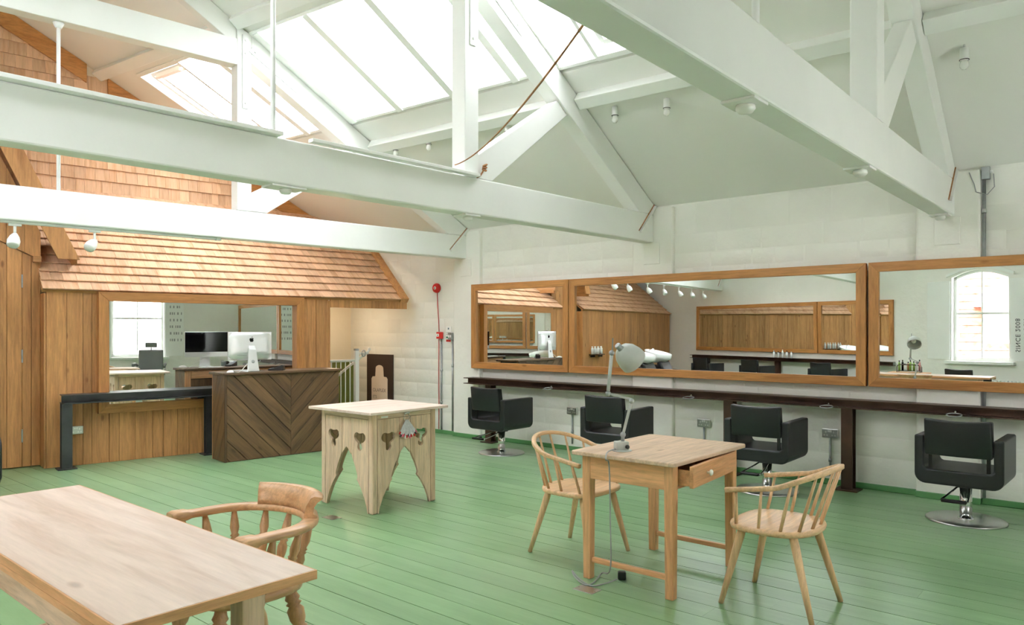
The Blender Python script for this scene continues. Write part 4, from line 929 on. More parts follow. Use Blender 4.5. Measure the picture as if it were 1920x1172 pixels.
for j in (j1, j2, j3, j4): MB().lathe([(0.0, -0.014), (0.015, -0.013), (0.017, 0), (0.015, 0.013), (0, 0.014)], j, FW, 14).obj('joint', 'galvanised', lp)
ax = (RT * 0.66 + Vector((0, 0, -0.60)) + FW * 0.38).normalized(); hd = cp(1158, 648)
MB().beam(cp(1149, 634), cp(1148, 664), 0.008, 0.004, FW).obj('lever', 'galvanised', lp)
MB().lathe([(0.017, -0.005), (0.019, 0.0), (0.019, 0.03), (0.024, 0.034)], hd, ax, 16).obj('lamp_holder', 'galvanised', lp)
pf = [(0.022, 0.030), (0.050, 0.042), (0.072, 0.075), (0.083, 0.12), (0.085, 0.155), (0.082, 0.158), (0.080, 0.12), (0.068, 0.078), (0.046, 0.046), (0.018, 0.034)]
MB().lathe(pf, hd, ax, 28, cap=False).obj('lamp_shade', 'grey_enamel', lp); MB().lathe([(0.012, 0.03), (0.028, 0.07), (0.03, 0.09), (0.02, 0.115), (0, 0.12)], hd, ax, 16).obj('bulb', 'bulb_glass', lp)
cps = [Vector((lb.x, lb.y, ZT)) + Rl @ Vector((-0.046, 0.0, 0.012)), onz(1139, 848, 0.768), onz(1136, 862, 0.757), Vector((3.556, 2.345, 0.70)), Vector((3.56, 2.34, 0.4)), Vector((3.56, 2.34, 0.12)), onz(1128, 1075, 0.02), onz(1112, 1093, 0.006), onz(1096, 1096, 0.006), onz(1078, 1082, 0.006), onz(1073, 1070, 0.006), onz(1085, 1084, 0.006), onz(1108, 1098, 0.006), onz(1135, 1094, 0.006), onz(1157, 1086, 0.012)]
def smooth_path(P, n=6):
    out = []
    for i in range(len(P) - 1):
        p0, p1, p2, p3 = P[max(i - 1, 0)], P[i], P[i + 1], P[min(i + 2, len(P) - 1)]
        for k in range(n):
            t = k / n; out.append(0.5 * ((2 * p1) + (p2 - p0) * t + (2 * p0 - 5 * p1 + 4 * p2 - p3) * t * t + (3 * p1 - p0 - 3 * p2 + p3) * t ** 3))
    return out + [P[-1]]
o = MB().tube(smooth_path(cps), 0.0042, 8).obj('lamp_cord', 'grey_cable'); tag(o, 'grey lamp cord hanging down the desk to the floor', 'cable')
pg = onz(1166, 1087); e = empty('mains_plug', (pg.x, pg.y, 0.0), 0.6); tag(e, 'black mains plug lying on the green floor', 'plug')
MB().box((-0.022, -0.024, 0.001), (0.022, 0.024, 0.05)).obj('body', 'black_plastic', e, 0.010, 3)
for k in (-0.011, 0.011): MB().box((0.022, k - 0.003, 0.02), (0.04, k + 0.003, 0.027)).obj('pin', 'brushed_steel', e)
# ---- floor cover plates
for pts, lb_ in ((((1073, 1105), (1090, 1097), (1128, 1106), (1112, 1115)), 'grey metal floor plate beside the mains plug'), (((604, 970), (618, 966), (640, 971), (626, 976)), 'grey metal floor plate in front of the gothic table')):
    c_ = sum((onz(*p) for p in pts), Vector()) / 4; e = empty('floor_plate', (c_.x, c_.y, 0)); tag(e, lb_, 'floor plate', 'metal floor plates')
    MB().box((-0.047, -0.068, 0.0), (0.047, 0.068, 0.003)).obj('plate', 'brushed_steel', e, 0.001)
    for s in (-1, 1): MB().cyl((0, s * 0.055, 0.003), (0, s * 0.055, 0.0042), 0.004, n=8).obj('screw', 'galvanised', e)
# ---- bow-backed spindle chairs: local +y is the chair's front
def spindle_chair(loc, rz, label):
    e = empty('spindle_chair', loc, rz); tag(e, label, 'chair', 'bow-backed spindle chairs')
    N_ = 40; SW, SD = 0.255, 0.225
    def rim(t):                    # D-shaped seat outline, squarer in front
        c, s = math.cos(t), math.sin(t); ex = 0.62 if s > 0 else 0.8
        return Vector((SW * math.copysign(abs(c) ** ex, c), SD * math.copysign(abs(s) ** ex, s), 0))
    seat = MB(); rings = []
    for f, z in ((0.86, 0.402), (0.98, 0.412), (1.0, 0.426), (0.985, 0.438), (0.93, 0.441), (0.72, 0.436), (0.35, 0.428), (0.02, 0.427)):
        rings.append([rim(2 * PI * i / N_) * f + Vector((0, 0, z)) for i in range(N_)])
    seat.loft(rings).obj('seat', 'ash_x', e)
    for sx in (-1, 1):
        for sy in (-1, 1):
            top = Vector((sx * 0.165, sy * 0.135, 0.412)); bot = Vector((sx * 0.222, 0.232 if sy > 0 else -0.250, 0.0))
            MB().tube([top, top.lerp(bot, 0.12), top.lerp(bot, 0.55), bot], [0.021, 0.0225, 0.0185, 0.0135], 14).obj('leg', 'ash_z', e)
    # bow: flat rail from the arm tips round the back, rising backwards
    LS = 0.27; LA = PI * 0.245; LT = 2 * LS + LA
    def bow(t):                    # t 0..1 from one tip to the other: straight arms, round back
        q = t * LT
        if q < LS: f = q / LS; x, y, z = 0.262 + 0.010 * f, 0.185 - 0.27 * f, 0.622 + 0.045 * f
        elif q > LT - LS: f = (LT - q) / LS; x, y, z = -0.262 - 0.010 * f, 0.185 - 0.27 * f, 0.622 + 0.045 * f
        else: a = PI * (q - LS) / LA; x, y, z = 0.272 * math.cos(a), -0.085 - 0.222 * math.sin(a), 0.667 + 0.093 * math.sin(a)
        return Vector((x, y, z))
    path = [bow(i / 36) for i in range(37)]; path[0] = bow(0) + Vector((0, 0.0, 0)); rings = []
    for i, p in enumerate(path):
        d = (path[min(i + 1, 36)] - path[max(i - 1, 0)]).normalized(); x = d.cross(Vector((0, 0, 1))).normalized(); u = x.cross(d)
        rings.append([p + x * a * 0.0145 + u * b * 0.0125 for a, b in ((-1, -0.7), (-0.7, -1), (0.7, -1), (1, -0.7), (1, 0.7), (0.7, 1), (-0.7, 1), (-1, 0.7))])
    MB().loft(rings).obj('bow_rail', 'ash_x', e, 0.0)
    for t, bx, by in ((0.045, 0.212, 0.15), (0.15, 0.232, 0.02), (0.27, 0.222, -0.09), (0.37, 0.165, -0.165), (0.46, 0.062, -0.196), (0.54, -0.062, -0.196), (0.63, -0.165, -0.165), (0.73, -0.222, -0.09), (0.85, -0.232, 0.02), (0.955, -0.212, 0.15)):
        p = bow(t); b = Vector((bx, by, 0.436)); p = p - Vector((0, 0, 0.008))
        MB().tube([b, b.lerp(p, 0.4), p], [0.0088, 0.0092, 0.0068], 8).obj('spindle', 'ash_z', e)
    return e
s1 = spindle_chair((4.0, 1.545, 0), 0.0, 'pale bow-backed spindle chair in front of the desk drawer, nearest the camera')
dup(s1, (4.045, 2.895, 0), PI, 'pale bow-backed spindle chair on the far side of the desk')
# ---- long bleached work table in the foreground
bt = empty('work_table', (1.025, 2.85, 0)); tag(bt, 'long bleached plank-topped work table in the foreground', 'table')
x0, x1, y0, y1 = 0.74 - 1.025, 1.315 - 1.025, 1.908 - 2.85, 3.792 - 2.85
MB().box((x0 + 0.006, y0 + 0.006, 0.722), (x1 - 0.006, y1 - 0.006, 0.75)).obj('table_top', 'bleached_y', bt)
for a_, b_, m_ in (((x0, y0, 0.722), (x1, y0 + 0.0058, 0.7496), 'pine_x'), ((x0, y1 - 0.0058, 0.722), (x1, y1, 0.7496), 'pine_x'), ((x0, y0 + 0.006, 0.722), (x0 + 0.0058, y1 - 0.006, 0.7496), 'pine_y'), ((x1 - 0.0058, y0 + 0.006, 0.722), (x1, y1 - 0.006, 0.7496), 'pine_y')): MB().box(a_, b_).obj('lipping', m_, bt, 0.001)
MB().box((x0, y0 + 0.001, 0.7005), (x0 + 0.02, y1 - 0.001, 0.7215)).obj('edge_strip', 'pine_y', bt)
for xa in (x0 + 0.025, x1 - 0.075): MB().box((xa, y0 + 0.20, 0.61), (xa + 0.022, y1 - 0.2, 0.7212)).obj('apron', 'old_pine_y', bt, 0.003)
for lx, ly in ((x1 - 0.145, y0 + 0.145), (x0 + 0.06, y0 + 0.30), (x1 - 0.145, y1 - 0.16), (x0 + 0.06, y1 - 0.16)):
    MB().box((lx - 0.036, ly - 0.036, 0.0), (lx + 0.036, ly + 0.036, 0.7213 if lx > 0 else 0.61)).obj('leg', 'old_pine_z', bt, 0.004)
MB().box((x0 + 0.10, y1 - 0.185, 0.14), (x1 - 0.185, y1 - 0.145, 0.20)).obj('stretcher', 'old_pine_x', bt, 0.003)
MB().box((x0 + 0.17, y0 + 0.55, 0.14), (x0 + 0.23, y1 - 0.19, 0.20)).obj('stretcher', 'elm_y', bt, 0.012); MB().lathe([(0.045, 0), (0.05, 0.02), (0.05, 0.05), (0.03, 0.06), (0, 0.06)], (x0 + 0.20, y0 + 0.52, 0.145), (0, 0, 1), 16).obj('stretcher_boss', 'elm_z', bt)
# ---- turned smoker's bow armchair behind the work table: local +x is the front
def bow_armchair(loc, rz, label):
    e = empty('bow_armchair', loc, rz); tag(e, label, 'chair')
    N_ = 36; rings = []
    def rim(t):
        c, s = math.cos(t), math.sin(t); return Vector((0.235 * math.copysign(abs(c) ** 0.75, c), 0.235 * math.copysign(abs(s) ** 0.75, s), 0))
    for f, z in ((0.86, 0.405), (0.98, 0.418), (1.0, 0.436), (0.98, 0.45), (0.9, 0.453), (0.6, 0.444), (0.05, 0.44)): rings.append([rim(2 * PI * i / N_) * f + Vector((0, 0, z)) for i in range(N_)])
    MB().loft(rings).obj('seat', 'elm_x', e)
    prof = [(0.0, 0.020), (0.06, 0.024), (0.10, 0.031), (0.13, 0.022), (0.15, 0.032), (0.17, 0.022), (0.21, 0.035), (0.30, 0.032), (0.36, 0.022), (0.38, 0.032), (0.40, 0.023), (0.50, 0.034), (0.62, 0.036), (0.75, 0.022), (0.78, 0.028), (0.85, 0.019), (1.0, 0.016)]
    for sx in (-1, 1):
        for sy in (-1, 1):
            a = Vector((sx * 0.145, sy * 0.145, 0.415)); b = Vector((sx * 0.225, sy * 0.215, 0.0)); MB().tube([a.lerp(b, t) for t, r in prof], [r for t, r in prof], 14).obj('leg', 'elm_z', e)
    for sy in (-1, 1):
        sp = [(0, 0.010), (0.3, 0.014), (0.45, 0.019), (0.5, 0.024), (0.55, 0.019), (0.7, 0.014), (1, 0.010)]; a, b = Vector((-0.193, sy * 0.187, 0.17)), Vector((0.193, sy * 0.187, 0.17))
        MB().tube([a.lerp(b, t) for t, r in sp], [r for t, r in sp], 12).obj('stretcher', 'elm_x', e)
    a, b = Vector((0, -0.186, 0.17)), Vector((0, 0.186, 0.17)); MB().tube([a.lerp(b, t) for t, r in sp], [r for t, r in sp], 12).obj('stretcher', 'elm_y', e)
    def arm(t):                    # t -1..1, 0 at the back
        a = abs(t); th = PI / 2 * min(1.0, a / 0.62)
        if a <= 0.62: x, y = -0.03 - 0.245 * math.cos(th), 0.285 * math.sin(th)
        else: x, y = -0.03 + 0.185 * (a - 0.62) / 0.38, 0.285 + 0.010 * (a - 0.62) / 0.38
        return Vector((x, math.copysign(y, t), 0.685))
    P_ = [arm(-1 + 2 * i / 48) for i in range(49)]; rings = []
    for i, p in enumerate(P_):
        d = (P_[min(i + 1, 48)] - P_[max(i - 1, 0)]).normalized(); x = d.cross(Vector((0, 0, 1))).normalized(); k = abs(-1 + 2 * i / 48)
        w_ = 0.033 + (0.016 * max(0, (k - 0.80) / 0.16) if k < 0.97 else 0.006); h_ = 0.016 + (0.006 if 0.86 < k < 0.98 else 0)
        sq_ = lambda c: math.copysign(abs(c) ** 0.6, c)
        rings.append([p + x * (w_ * sq_(math.cos(a))) + Vector((0, 0, h_ * sq_(math.sin(a)))) for a in [2 * PI * j / 16 for j in range(16)]])
    MB().loft(rings).obj('arm_bow', 'elm_x', e)
    rings = []                     # crest: tall curved block rolled backwards at the top
    for i in range(25):
        t = -0.32 + 0.64 * i / 24; p = arm(t); p.z = 0; out = Vector((p.x + 0.03, p.y, 0)).normalized(); hh = 1.0
        rings.append([p + out * o_ + Vector((0, 0, 0.70 + (z_ - 0.705) * hh * 0.58)) for o_, z_ in ((-0.024, 0.705), (-0.022, 0.74), (-0.014, 0.79), (0.004, 0.842), (0.02, 0.856), (0.045, 0.850), (0.052, 0.838), (0.032, 0.815), (0.016, 0.775), (0.014, 0.735), (0.028, 0.718), (0.028, 0.705))])
    MB().loft(rings).obj('crest_rail', 'elm_x', e)
    tp_ = [(0.0, 0.011), (0.12, 0.013), (0.25, 0.020), (0.36, 0.022), (0.45, 0.014), (0.48, 0.020), (0.51, 0.014), (0.54, 0.020), (0.57, 0.014), (0.68, 0.020), (0.80, 0.017), (1.0, 0.010)]
    for t in (-0.90, -0.70, -0.48, -0.27, -0.09, 0.09, 0.27, 0.48, 0.70, 0.90):
        q = arm(t); q.z = 0.673; b = Vector((q.x * 0.76, q.y * 0.76, 0.447))
        if b.x > 0.17: b.x = 0.17
        MB().tube([b.lerp(q, s) for s, r in tp_], [r for s, r in tp_], 12).obj('spindle', 'elm_z', e)
    return e
bow_armchair((1.575, 2.83, 0), math.radians(178), 'turned elm bow armchair pushed up to the foreground table')
# ================================================================== THE REST OF THE ROOM, SEEN IN THE MIRRORS
# ---- windows in the left and near walls, the small near one added for light
def sash_window(name, M, x0, x1, z0, z1, label, zi):
    """M: local x along the wall, y up, z = into the room times zi"""
    e = empty(name); e.matrix_world = M; struct(e, label); I = Matrix.Identity(4)
    def bar(nm, a, b, d0, d1, mat='white_timber'): MB().box((a[0], a[1], zi * d0), (b[0], b[1], zi * d1)).obj(nm, mat, e, 0.003)
    D0, D1 = -0.15, -0.09; n = 10; arc = lambda t, k=0.0: z1 - 0.14 + (0.14 - k) * math.sin(PI * t)
    bar('jamb', (x0, z0), (x0 + 0.05, z1 - 0.13), D0, D1); bar('jamb', (x1 - 0.05, z0), (x1, z1 - 0.13), D0, D1); bar('bottom_rail', (x0, z0), (x1, z0 + 0.07), D0, D1)
    top = [(x0 + (x1 - x0) * i / n, arc(i / n)) for i in range(n + 1)]; bot = [(x, z - 0.055) for x, z in reversed(top)]
    MB().prism(top + bot, I, zi * D0, zi * D1).obj('arched_head', 'white_timber', e)
    zm = z0 + (z1 - z0) * 0.52; xm = (x0 + x1) / 2
    bar('meeting_rail', (x0 + 0.05, zm - 0.02), (x1 - 0.05, zm + 0.02), D0, D1 + 0.01); bar('mullion', (xm - 0.012, z0 + 0.07), (xm + 0.012, zm - 0.02), D0, D1); bar('mullion', (xm - 0.012, zm + 0.02), (xm + 0.012, z1 - 0.05), D0, D1)
    for a, b, c, d in ((x0 + 0.05, xm - 0.012, z0 + 0.07, zm - 0.02), (xm + 0.012, x1 - 0.05, z0 + 0.07, zm - 0.02), (x0 + 0.05, xm - 0.012, zm + 0.02, z1 - 0.1), (xm + 0.012, x1 - 0.05, zm + 0.02, z1 - 0.1)): bar('pane', (a, c), (b, d), -0.123, -0.119, 'clear_glass')
    bar('sill', (x0 - 0.10, z0 - 0.05), (x1 + 0.10, z0 - 0.001), -0.20, 0.09)
    MB().prism([(x, z + 0.05) for x, z in [(x0 - 0.09 + (x1 - x0 + 0.18) * i / n, z1 - 0.13 + 0.15 * math.sin(PI * i / n)) for i in range(n + 1)]] + [(x, z - 0.0) for x, z in reversed([(x0 - 0.09 + (x1 - x0 + 0.18) * i / n, z1 - 0.13 + 0.15 * math.sin(PI * i / n)) for i in range(n + 1)])], I, zi * 0.001, zi * 0.04).obj('hood_moulding', 'white_timber', e)
    for s in (-1, 1):                                       # panelled boards either side
        xa = x0 - 0.44 if s < 0 else x1 + 0.02
        bar('side_panel', (xa, z0 + 0.02), (xa + 0.42, z1 - 0.20), 0.001, 0.018)
    return e
wno = win_no[0]
wa, wb_, zs_, zt_ = LOPEN
lwin = sash_window('window_%d' % (wno + 1), ML, wa, wb_, zs_, zt_, 'arched sash window in the left wall', sgn)
for i, (a, b, c, d) in enumerate(NOPEN): sash_window('window_%d' % (wno + 2 + i), MN, a, b, c, d, ['arched sash window behind the photographer, seen in the reception mirror', 'smaller unseen arched window added behind the photographer to light the foreground'][i], -1)
# painted lettering on the board beside the left window, reading upwards
le = empty('wall_lettering', lw(wa - 0.23, 0.0, 1.25)); tag(le, 'black painted vertical lettering beside the arched window', 'lettering')
ex = LW if sgn < 0 else -LW
p_ = lw(wa - 0.235, 0.021, 1.08)
MTx = frame_M(p_, (0, 0, 1), -LW.normalized() if LN.cross(Vector((0, 0, 1))).dot(LW) > 0 else LW)
zax = (MTx.to_3x3() @ Vector((0, 0, 1)))
if zax.dot(LN) < 0: MTx = frame_M(p_, (0, 0, 1), -(MTx.to_3x3() @ Vector((0, 1, 0))))
INV = Matrix.Translation(-Vector(le.location))
for body, dy in (('HAIR FOLK', 0.0), ('SINCE 2008', -0.13)): text_mesh('lettering_line', body, 0.105, 'ink', le, INV @ MTx @ Matrix.Translation((0, dy, 0)), thick=0.001, spacing=1.15)
# price list style rows beside the near wall window (too far to read: short dashes)
nl = empty('wall_lettering', (5.92, YN + 0.02, 1.2)); tag(nl, 'faint grey lettering rows beside the window behind the barber chair', 'lettering')
for r_ in range(6):
    x = -0.14
    while x < 0.12:
        wd = random.uniform(0.02, 0.035); MB().box((x, 0.0, 0.16 * r_), (x + wd, 0.002, 0.16 * r_ + 0.06)).obj('letter', 'grey_cable', nl); x += wd + random.choice((0.02, 0.05))
# ---- radiators
def radiator(M, n, label):
    e = empty('radiator'); e.matrix_world = M; tag(e, label, 'radiator', 'white column radiators')       # x along, z up, y out
    for i in range(n):
        x = 0.06 * i; m = MB()
        for y in (0.03, 0.09): m.tube([(x, y, 0.06), (x, y, 0.56)], 0.014, 8)
        m.tube([(x, 0.03, 0.08), (x, 0.09, 0.08)], 0.016, 8); m.tube([(x, 0.02, 0.55), (x, 0.10, 0.55)], 0.022, 8)
        m.obj('section', 'white_metal', e)
    for x in (0.0, 0.06 * (n - 1)): MB().box((x - 0.012, 0.02, 0.0), (x + 0.012, 0.10, 0.062)).obj('foot', 'white_metal', e)
    MB().cyl((0.06 * (n - 1) + 0.02, 0.06, 0.09), (0.06 * (n - 1) + 0.08, 0.06, 0.09), 0.012, n=8).obj('valve', 'chrome', e)
    MB().cyl((-0.02, 0.06, 0.54), (-0.05, 0.06, 0.54), 0.012, n=8).obj('bleed_valve', 'rust_steel', e)
def wallM(t): return Matrix(((-LW.x, LN.x, 0, lw(t).x), (-LW.y, LN.y, 0, lw(t).y), (0, 0, 1, 0), (0, 0, 0, 1)))
radiator(wallM(wy(2.45)), 12, 'white column radiator under the arched window')
radiator(Matrix.Translation((4.45, YN, 0)), 12, 'white column radiator behind the barber chair')
# ---- left wall mirrors, shelf and chairs
MLW = frame_M(lw(0, 0.001), -LW, (0, 0, 1))
if (MLW.to_3x3() @ Vector((0, 0, 1))).dot(LN) < 0: MLW = frame_M(lw(0, 0.001), LW, (0, 0, 1))
sx_ = 1 if (MLW.to_3x3() @ Vector((1, 0, 0))).dot(LW) > 0 else -1
def span(a, b): return (min(a * sx_, b * sx_), max(a * sx_, b * sx_))
a, b = span(wy(5.62), wy(8.98)); mirror('wall_mirror', MLW, a, b, 0.955, 2.08, 0.085, 'long cedar framed mirror on the left wall, seen by reflection')
a, b = span(wy(3.98), wy(5.60)); mirror('wall_mirror', MLW, a, b, 0.955, 2.08, 0.085, 'shorter cedar framed mirror on the left wall, seen by reflection')
MSL = Matrix(((LW.x, LN.x, 0, lw(wy(3.9)).x), (LW.y, LN.y, 0, lw(wy(3.9)).y), (0, 0, 1, 0), (0, 0, 0, 1)))
MSL = Matrix(((-LW.x, LN.x, 0, lw(wy(9.05), 0.02).x), (-LW.y, LN.y, 0, lw(wy(9.05), 0.02).y), (0, 0, 1, 0), (0, 0, 0, 1)))
steel_shelf('long dark steel shelf under the left wall mirrors', MSL, 5.3, [0.5, 2.6, 4.8], 0.753, 0.834, 0.185, 'rust_steel')
angL = math.atan2(LN.y, LN.x)
for y_, lb in ((8.1, 'black salon chair at the left wall, farthest of three reflected'), (6.7, 'black salon chair at the left wall, middle of three reflected'), (5.0, 'black salon chair at the left wall, nearest of three reflected')):
    p = lw(wy(y_), 0.62); dup(c1, (p.x, p.y, 0), angL, lb)
p = Vector((-0.45, 2.5, 0)); dup(c1, p, 0.3, 'black salon chair by the arched window beside the work table', 'black salon chairs')
# ---- wash basins with their chairs, before the left wing
def wash_unit(loc, rz, label):
    e = empty('wash_unit', loc, rz); tag(e, label, 'wash basin', 'hair wash units')          # local -y is the sitter's front
    MB().prism(rounded(-0.20, 0.30, 0.20, 0.62, 0.08), Matrix.Identity(4), 0.0, 0.74).obj('pedestal', 'black_plastic', e, 0.01)
    rings = [[Vector((0.31 * f * math.cos(a), 0.44 + 0.27 * f * math.sin(a), z + 0.055 + (0.06 * math.sin(a)) * (z > 0.85))) for a in [2 * PI * i / 28 for i in range(28)]] for f, z in ((0.55, 0.74), (0.75, 0.78), (0.93, 0.86), (1.02, 0.95), (0.98, 0.955), (0.86, 0.88), (0.6, 0.80), (0.1, 0.785))]
    MB().loft(rings).obj('basin', 'ceramic', e)
    MB().tube([(0.0, 0.66, 0.93), (0.0, 0.64, 1.05), (0.0, 0.56, 1.08), (0.0, 0.52, 1.04)], 0.012, 8).obj('tap', 'chrome', e)
    MB().box((-0.25, -0.32, 0.30), (0.25, 0.20, 0.43)).obj('seat', 'black_leather', e, 0.05, 3)
    MB().prism([(0.10, 0.42), (0.20, 0.42), (0.38, 0.80), (0.30, 0.83)], Matrix(((0,0,1,-0.24),(1,0,0,0),(0,1,0,0),(0,0,0,1))), 0.0, 0.48).obj('backrest', 'black_leather', e, 0.03, 3)
    for s in (-1, 1):
        pts = [(-0.34, 0.28)] + [(-0.34 + 0.10 * (1 - math.cos(t)), 0.52 + 0.10 * math.sin(t)) for t in [PI / 2 * i / 5 for i in range(6)]] + [(0.24, 0.66), (0.30, 0.60), (0.28, 0.30), (0.15, 0.24), (-0.25, 0.22)]
        MB().prism(pts, Matrix(((0,0,1,s * 0.29 - 0.04),(1,0,0,0),(0,1,0,0),(0,0,0,1))), 0.0, 0.08).obj('arm_panel', 'black_leather', e, 0.025, 3)
    MB().box((-0.2, -0.25, 0.0), (0.2, 0.25, 0.298)).obj('plinth', 'black_plastic', e)
    return e
wu = wash_unit((1.555, 7.33, 0), HA * 0.6, 'white wash basin with black chair, nearer the cedar door'); dup(wu, (0.72, 7.44, 0), HA * 0.6, 'white wash basin with black chair, second from the cedar door')
# bottles on a ledge at the left wing
lg_ = empty('bottle_ledge', hw(-1.55, -0.001, 0.95)); lg_.rotation_euler = (0, 0, HA); tag(lg_, 'small dark ledge on the cedar boards holding bottles', 'shelf')
MB().box((-0.28, -0.12, -0.02), (0.28, 0.0, 0.0)).obj('board', 'walnut_stain_x', lg_); MB().box((-0.2, -0.1, -0.06), (-0.18, 0, -0.021)).obj('bracket', 'mill_steel', lg_); MB().box((0.18, -0.1, -0.06), (0.2, 0, -0.021)).obj('bracket', 'mill_steel', lg_)
def bottle(p, r, h, mat, label, group, cap='white_plastic'):
    e = empty('bottle', p); tag(e, label, 'bottle', group)
    MB().lathe([(0, 0), (r, 0.0), (r, h * 0.68), (r * 0.85, h * 0.76), (r * 0.4, h * 0.82), (r * 0.4, h * 0.86), (0, h * 0.86)], (0, 0, 0), (0, 0, 1), 14).obj('body', mat, e); MB().cyl((0, 0, h * 0.861), (0, 0, h), r * 0.5, n=10).obj('cap', cap, e)
for i in range(7): bottle(hw(-1.78 + 0.078 * i, -0.06 - 0.02 * (i % 2), 0.9505), 0.027, 0.17 + 0.02 * ((i * 3) % 3), 'white_plastic', 'white shampoo bottle on the ledge, %s from the door' % ['first', 'second', 'third', 'fourth', 'fifth', 'sixth', 'seventh'][6 - i], 'shampoo bottles on the ledge')
for i in range(5):
    p = lw(wy(6.2 + 0.11 * i), 0.12, 0.8345); bottle(p, 0.024, 0.14 + 0.02 * (i % 3), 'ceramic', 'small white bottle on the left wall shelf, %s along' % ['first', 'second', 'third', 'fourth', 'fifth'][i], 'bottles on the left shelf', 'screen_black' if i % 2 else 'white_plastic')
# ---- wire rack of products on the far end of the work table
stb = empty('side_table', (0.25, 3.25, 0)); tag(stb, 'small pine side table holding the product rack', 'table')
MB().box((-0.2, -0.3, 0.715), (0.2, 0.3, 0.74)).obj('table_top', 'pine_y', stb, 0.004)
for sx in (-1, 1):
    MB().box((sx * 0.165 - 0.01, -0.24, 0.62), (sx * 0.165 + 0.01, 0.24, 0.7148)).obj('apron', 'pine_y', stb)
    for sy in (-1, 1): MB().box((sx * 0.165 - 0.022, sy * 0.262 - 0.021, 0), (sx * 0.165 + 0.022, sy * 0.262 + 0.021, 0.7148)).obj('leg', 'pine_z', stb, 0.003)
rk = empty('product_rack', (0.25, 3.25, 0.7405), PI / 2); tag(rk, 'bent tube rack of product bottles on the small side table', 'rack')
for s in (-1, 1): MB().tube([(-0.18, s * 0.06, 0.0), (-0.18, s * 0.06, 0.09), (-0.165, s * 0.06, 0.12), (-0.13, s * 0.06, 0.13), (0.13, s * 0.06, 0.13), (0.165, s * 0.06, 0.12), (0.18, s * 0.06, 0.09), (0.18, s * 0.06, 0.0)], 0.007, 8).obj('tube_frame', 'rust_steel', rk)
MB().box((-0.18, -0.07, 0.02), (0.18, 0.07, 0.028)).obj('tray', 'mill_steel', rk)
for i, (m_, h_) in enumerate((('pinkish', 0.19), ('grey_enamel', 0.15), ('dusty_green', 0.16), ('dusty_green', 0.18), ('amber', 0.15), ('ceramic', 0.12), ('screen_black', 0.18), ('dusty_green', 0.17))):
    xx = -0.155 + 0.044 * i; pp = Vector((0.25, 3.25, 0.7405)) + Matrix.Rotation(PI / 2, 3, 'Z') @ Vector((xx, 0.02 * (-1) ** i, 0.0285))
    bottle(pp, 0.019, h_, m_, ['pink bottle at the end of the product rack', 'grey bottle second in the product rack', 'short green bottle third in the product rack', 'tall green bottle fourth in the product rack', 'amber bottle in the middle of the product rack', 'short white jar in the product rack', 'black bottle in the product rack', 'green bottle at the wall end of the product rack'][i], 'bottles in the product rack', 'screen_black')
# ---- vintage barber chair in front of the near window
bc = empty('barber_chair', (5.15, -0.55, 0), 0.25); tag(bc, 'grey vintage barber chair with headrest, seen in the reception mirror', 'chair')
MB().lathe([(0.30, 0), (0.30, 0.02), (0.12, 0.06), (0.07, 0.10), (0.07, 0.34), (0.10, 0.36)], (0, 0, 0), (0, 0, 1), 28).obj('base', 'grey_enamel', bc)
MB().box((-0.26, -0.24, 0.36), (0.26, 0.28, 0.50)).obj('seat', 'seat_grey', bc, 0.04, 3)
MB().prism([(-0.26, 0.50), (-0.18, 0.50), (-0.25, 1.02), (-0.31, 1.02)], Matrix(((0,0,1,-0.25),(1,0,0,0),(0,1,0,0),(0,0,0,1))), 0.0, 0.50).obj('backrest', 'seat_grey', bc, 0.03, 3)
MB().cyl((0, -0.29, 1.0), (0, -0.31, 1.16), 0.014, n=8).obj('headrest_post', 'chrome', bc); MB().box((-0.12, -0.34, 1.07), (0.12, -0.28, 1.18)).obj('headrest', 'seat_grey', bc, 0.02, 3)
for s in (-1, 1):
    MB().tube([(s * 0.28, -0.26, 0.66), (s * 0.31, -0.1, 0.70), (s * 0.32, 0.12, 0.70), (s * 0.31, 0.22, 0.64)], 0.03, 10).obj('armrest', 'seat_grey', bc); MB().cyl((s * 0.29, 0.0, 0.45), (s * 0.31, 0.0, 0.69), 0.018, n=8).obj('arm_post', 'chrome', bc)
MB().box((-0.18, 0.36, 0.13), (0.18, 0.55, 0.16)).obj('footplate', 'brushed_steel', bc)
for s in (-1, 1): MB().beam((s * 0.12, 0.22, 0.36), (s * 0.12, 0.42, 0.16), 0.03, 0.02).obj('foot_strut', 'chrome', bc)
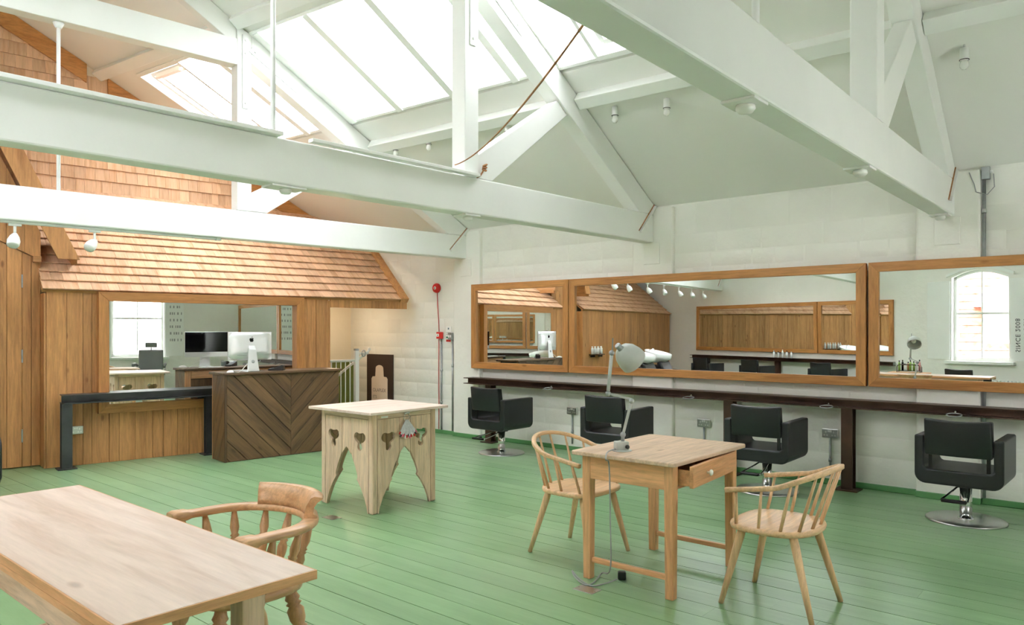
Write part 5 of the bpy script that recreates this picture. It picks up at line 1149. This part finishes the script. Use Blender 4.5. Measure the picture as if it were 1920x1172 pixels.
# ---- outside: neighbouring roofs seen through the windows
def house(loc, rz, wid, dep, hw_, roof_h, label, dormer=True):
    e = empty('neighbour_house', loc, rz); tag(e, label, 'building')
    MB().box((-wid / 2, -dep / 2, -6), (wid / 2, dep / 2, hw_)).obj('wall', 'plaster_out', e)
    for s in (-1, 1):
        n = Vector((0, s * roof_h, dep / 2)).normalized(); L = math.hypot(dep / 2 + 0.2, roof_h)
        a = Vector((0, s * (dep / 2 + 0.2), hw_)); r = Vector((0, 0, hw_ + roof_h))
        MB().beam(a + n * 0.03, r + n * 0.03, wid + 0.4, 0.06, n).obj('roof_slope', 'clay_tiles', e)
        for k in range(14): q = a.lerp(r, (k + 0.5) / 14) + n * 0.068; MB().beam(q - Vector((wid / 2, 0, 0)), q + Vector((wid / 2, 0, 0)), 0.04, 0.016, n).obj('tile_course', 'clay_tiles', e)
    if dormer:
        d = MB().box((-0.45, -dep / 2 - 0.05, hw_ + 0.1), (0.45, -dep / 2 + 1.2, hw_ + 1.1)).prism([(-0.6, hw_ + 1.1), (0.6, hw_ + 1.1), (0, hw_ + 1.75)], Matrix(((1,0,0,0),(0,0,1,-dep / 2 - 0.1),(0,1,0,0),(0,0,0,1))), 0, 1.6).obj('dormer', 'plaster_out', e)
        MB().box((-0.2, -dep / 2 - 0.07, hw_ + 0.35), (0.2, -dep / 2 - 0.055, hw_ + 0.95)).obj('dormer_window', 'seat_grey', d)
    return e
house((-7.2, 3.0, 0), math.radians(76), 5.0, 4.0, 0.9, 2.6, 'white neighbouring house with clay tile roof beyond the arched window')
hs = house((4.8, -8.5, 0), PI, 7.0, 3.0, 5.5, 1.5, 'white rendered house beyond the windows behind the photographer', False)
f_ = MB().box((-0.35, -1.56, 1.0), (0.15, -1.51, 2.0)).obj('window_frame', 'frame_cedar_z', hs); MB().box((-0.29, -1.57, 1.06), (-0.11, -1.561, 1.94)).obj('pane', 'seat_grey', f_); MB().box((-0.07, -1.57, 1.06), (0.09, -1.561, 1.94)).obj('pane', 'seat_grey', f_)
MB().cyl((1.2, -1.55, -1.0), (1.2, -1.55, 5.4), 0.05, n=10).obj('downpipe', 'blue_line', hs)
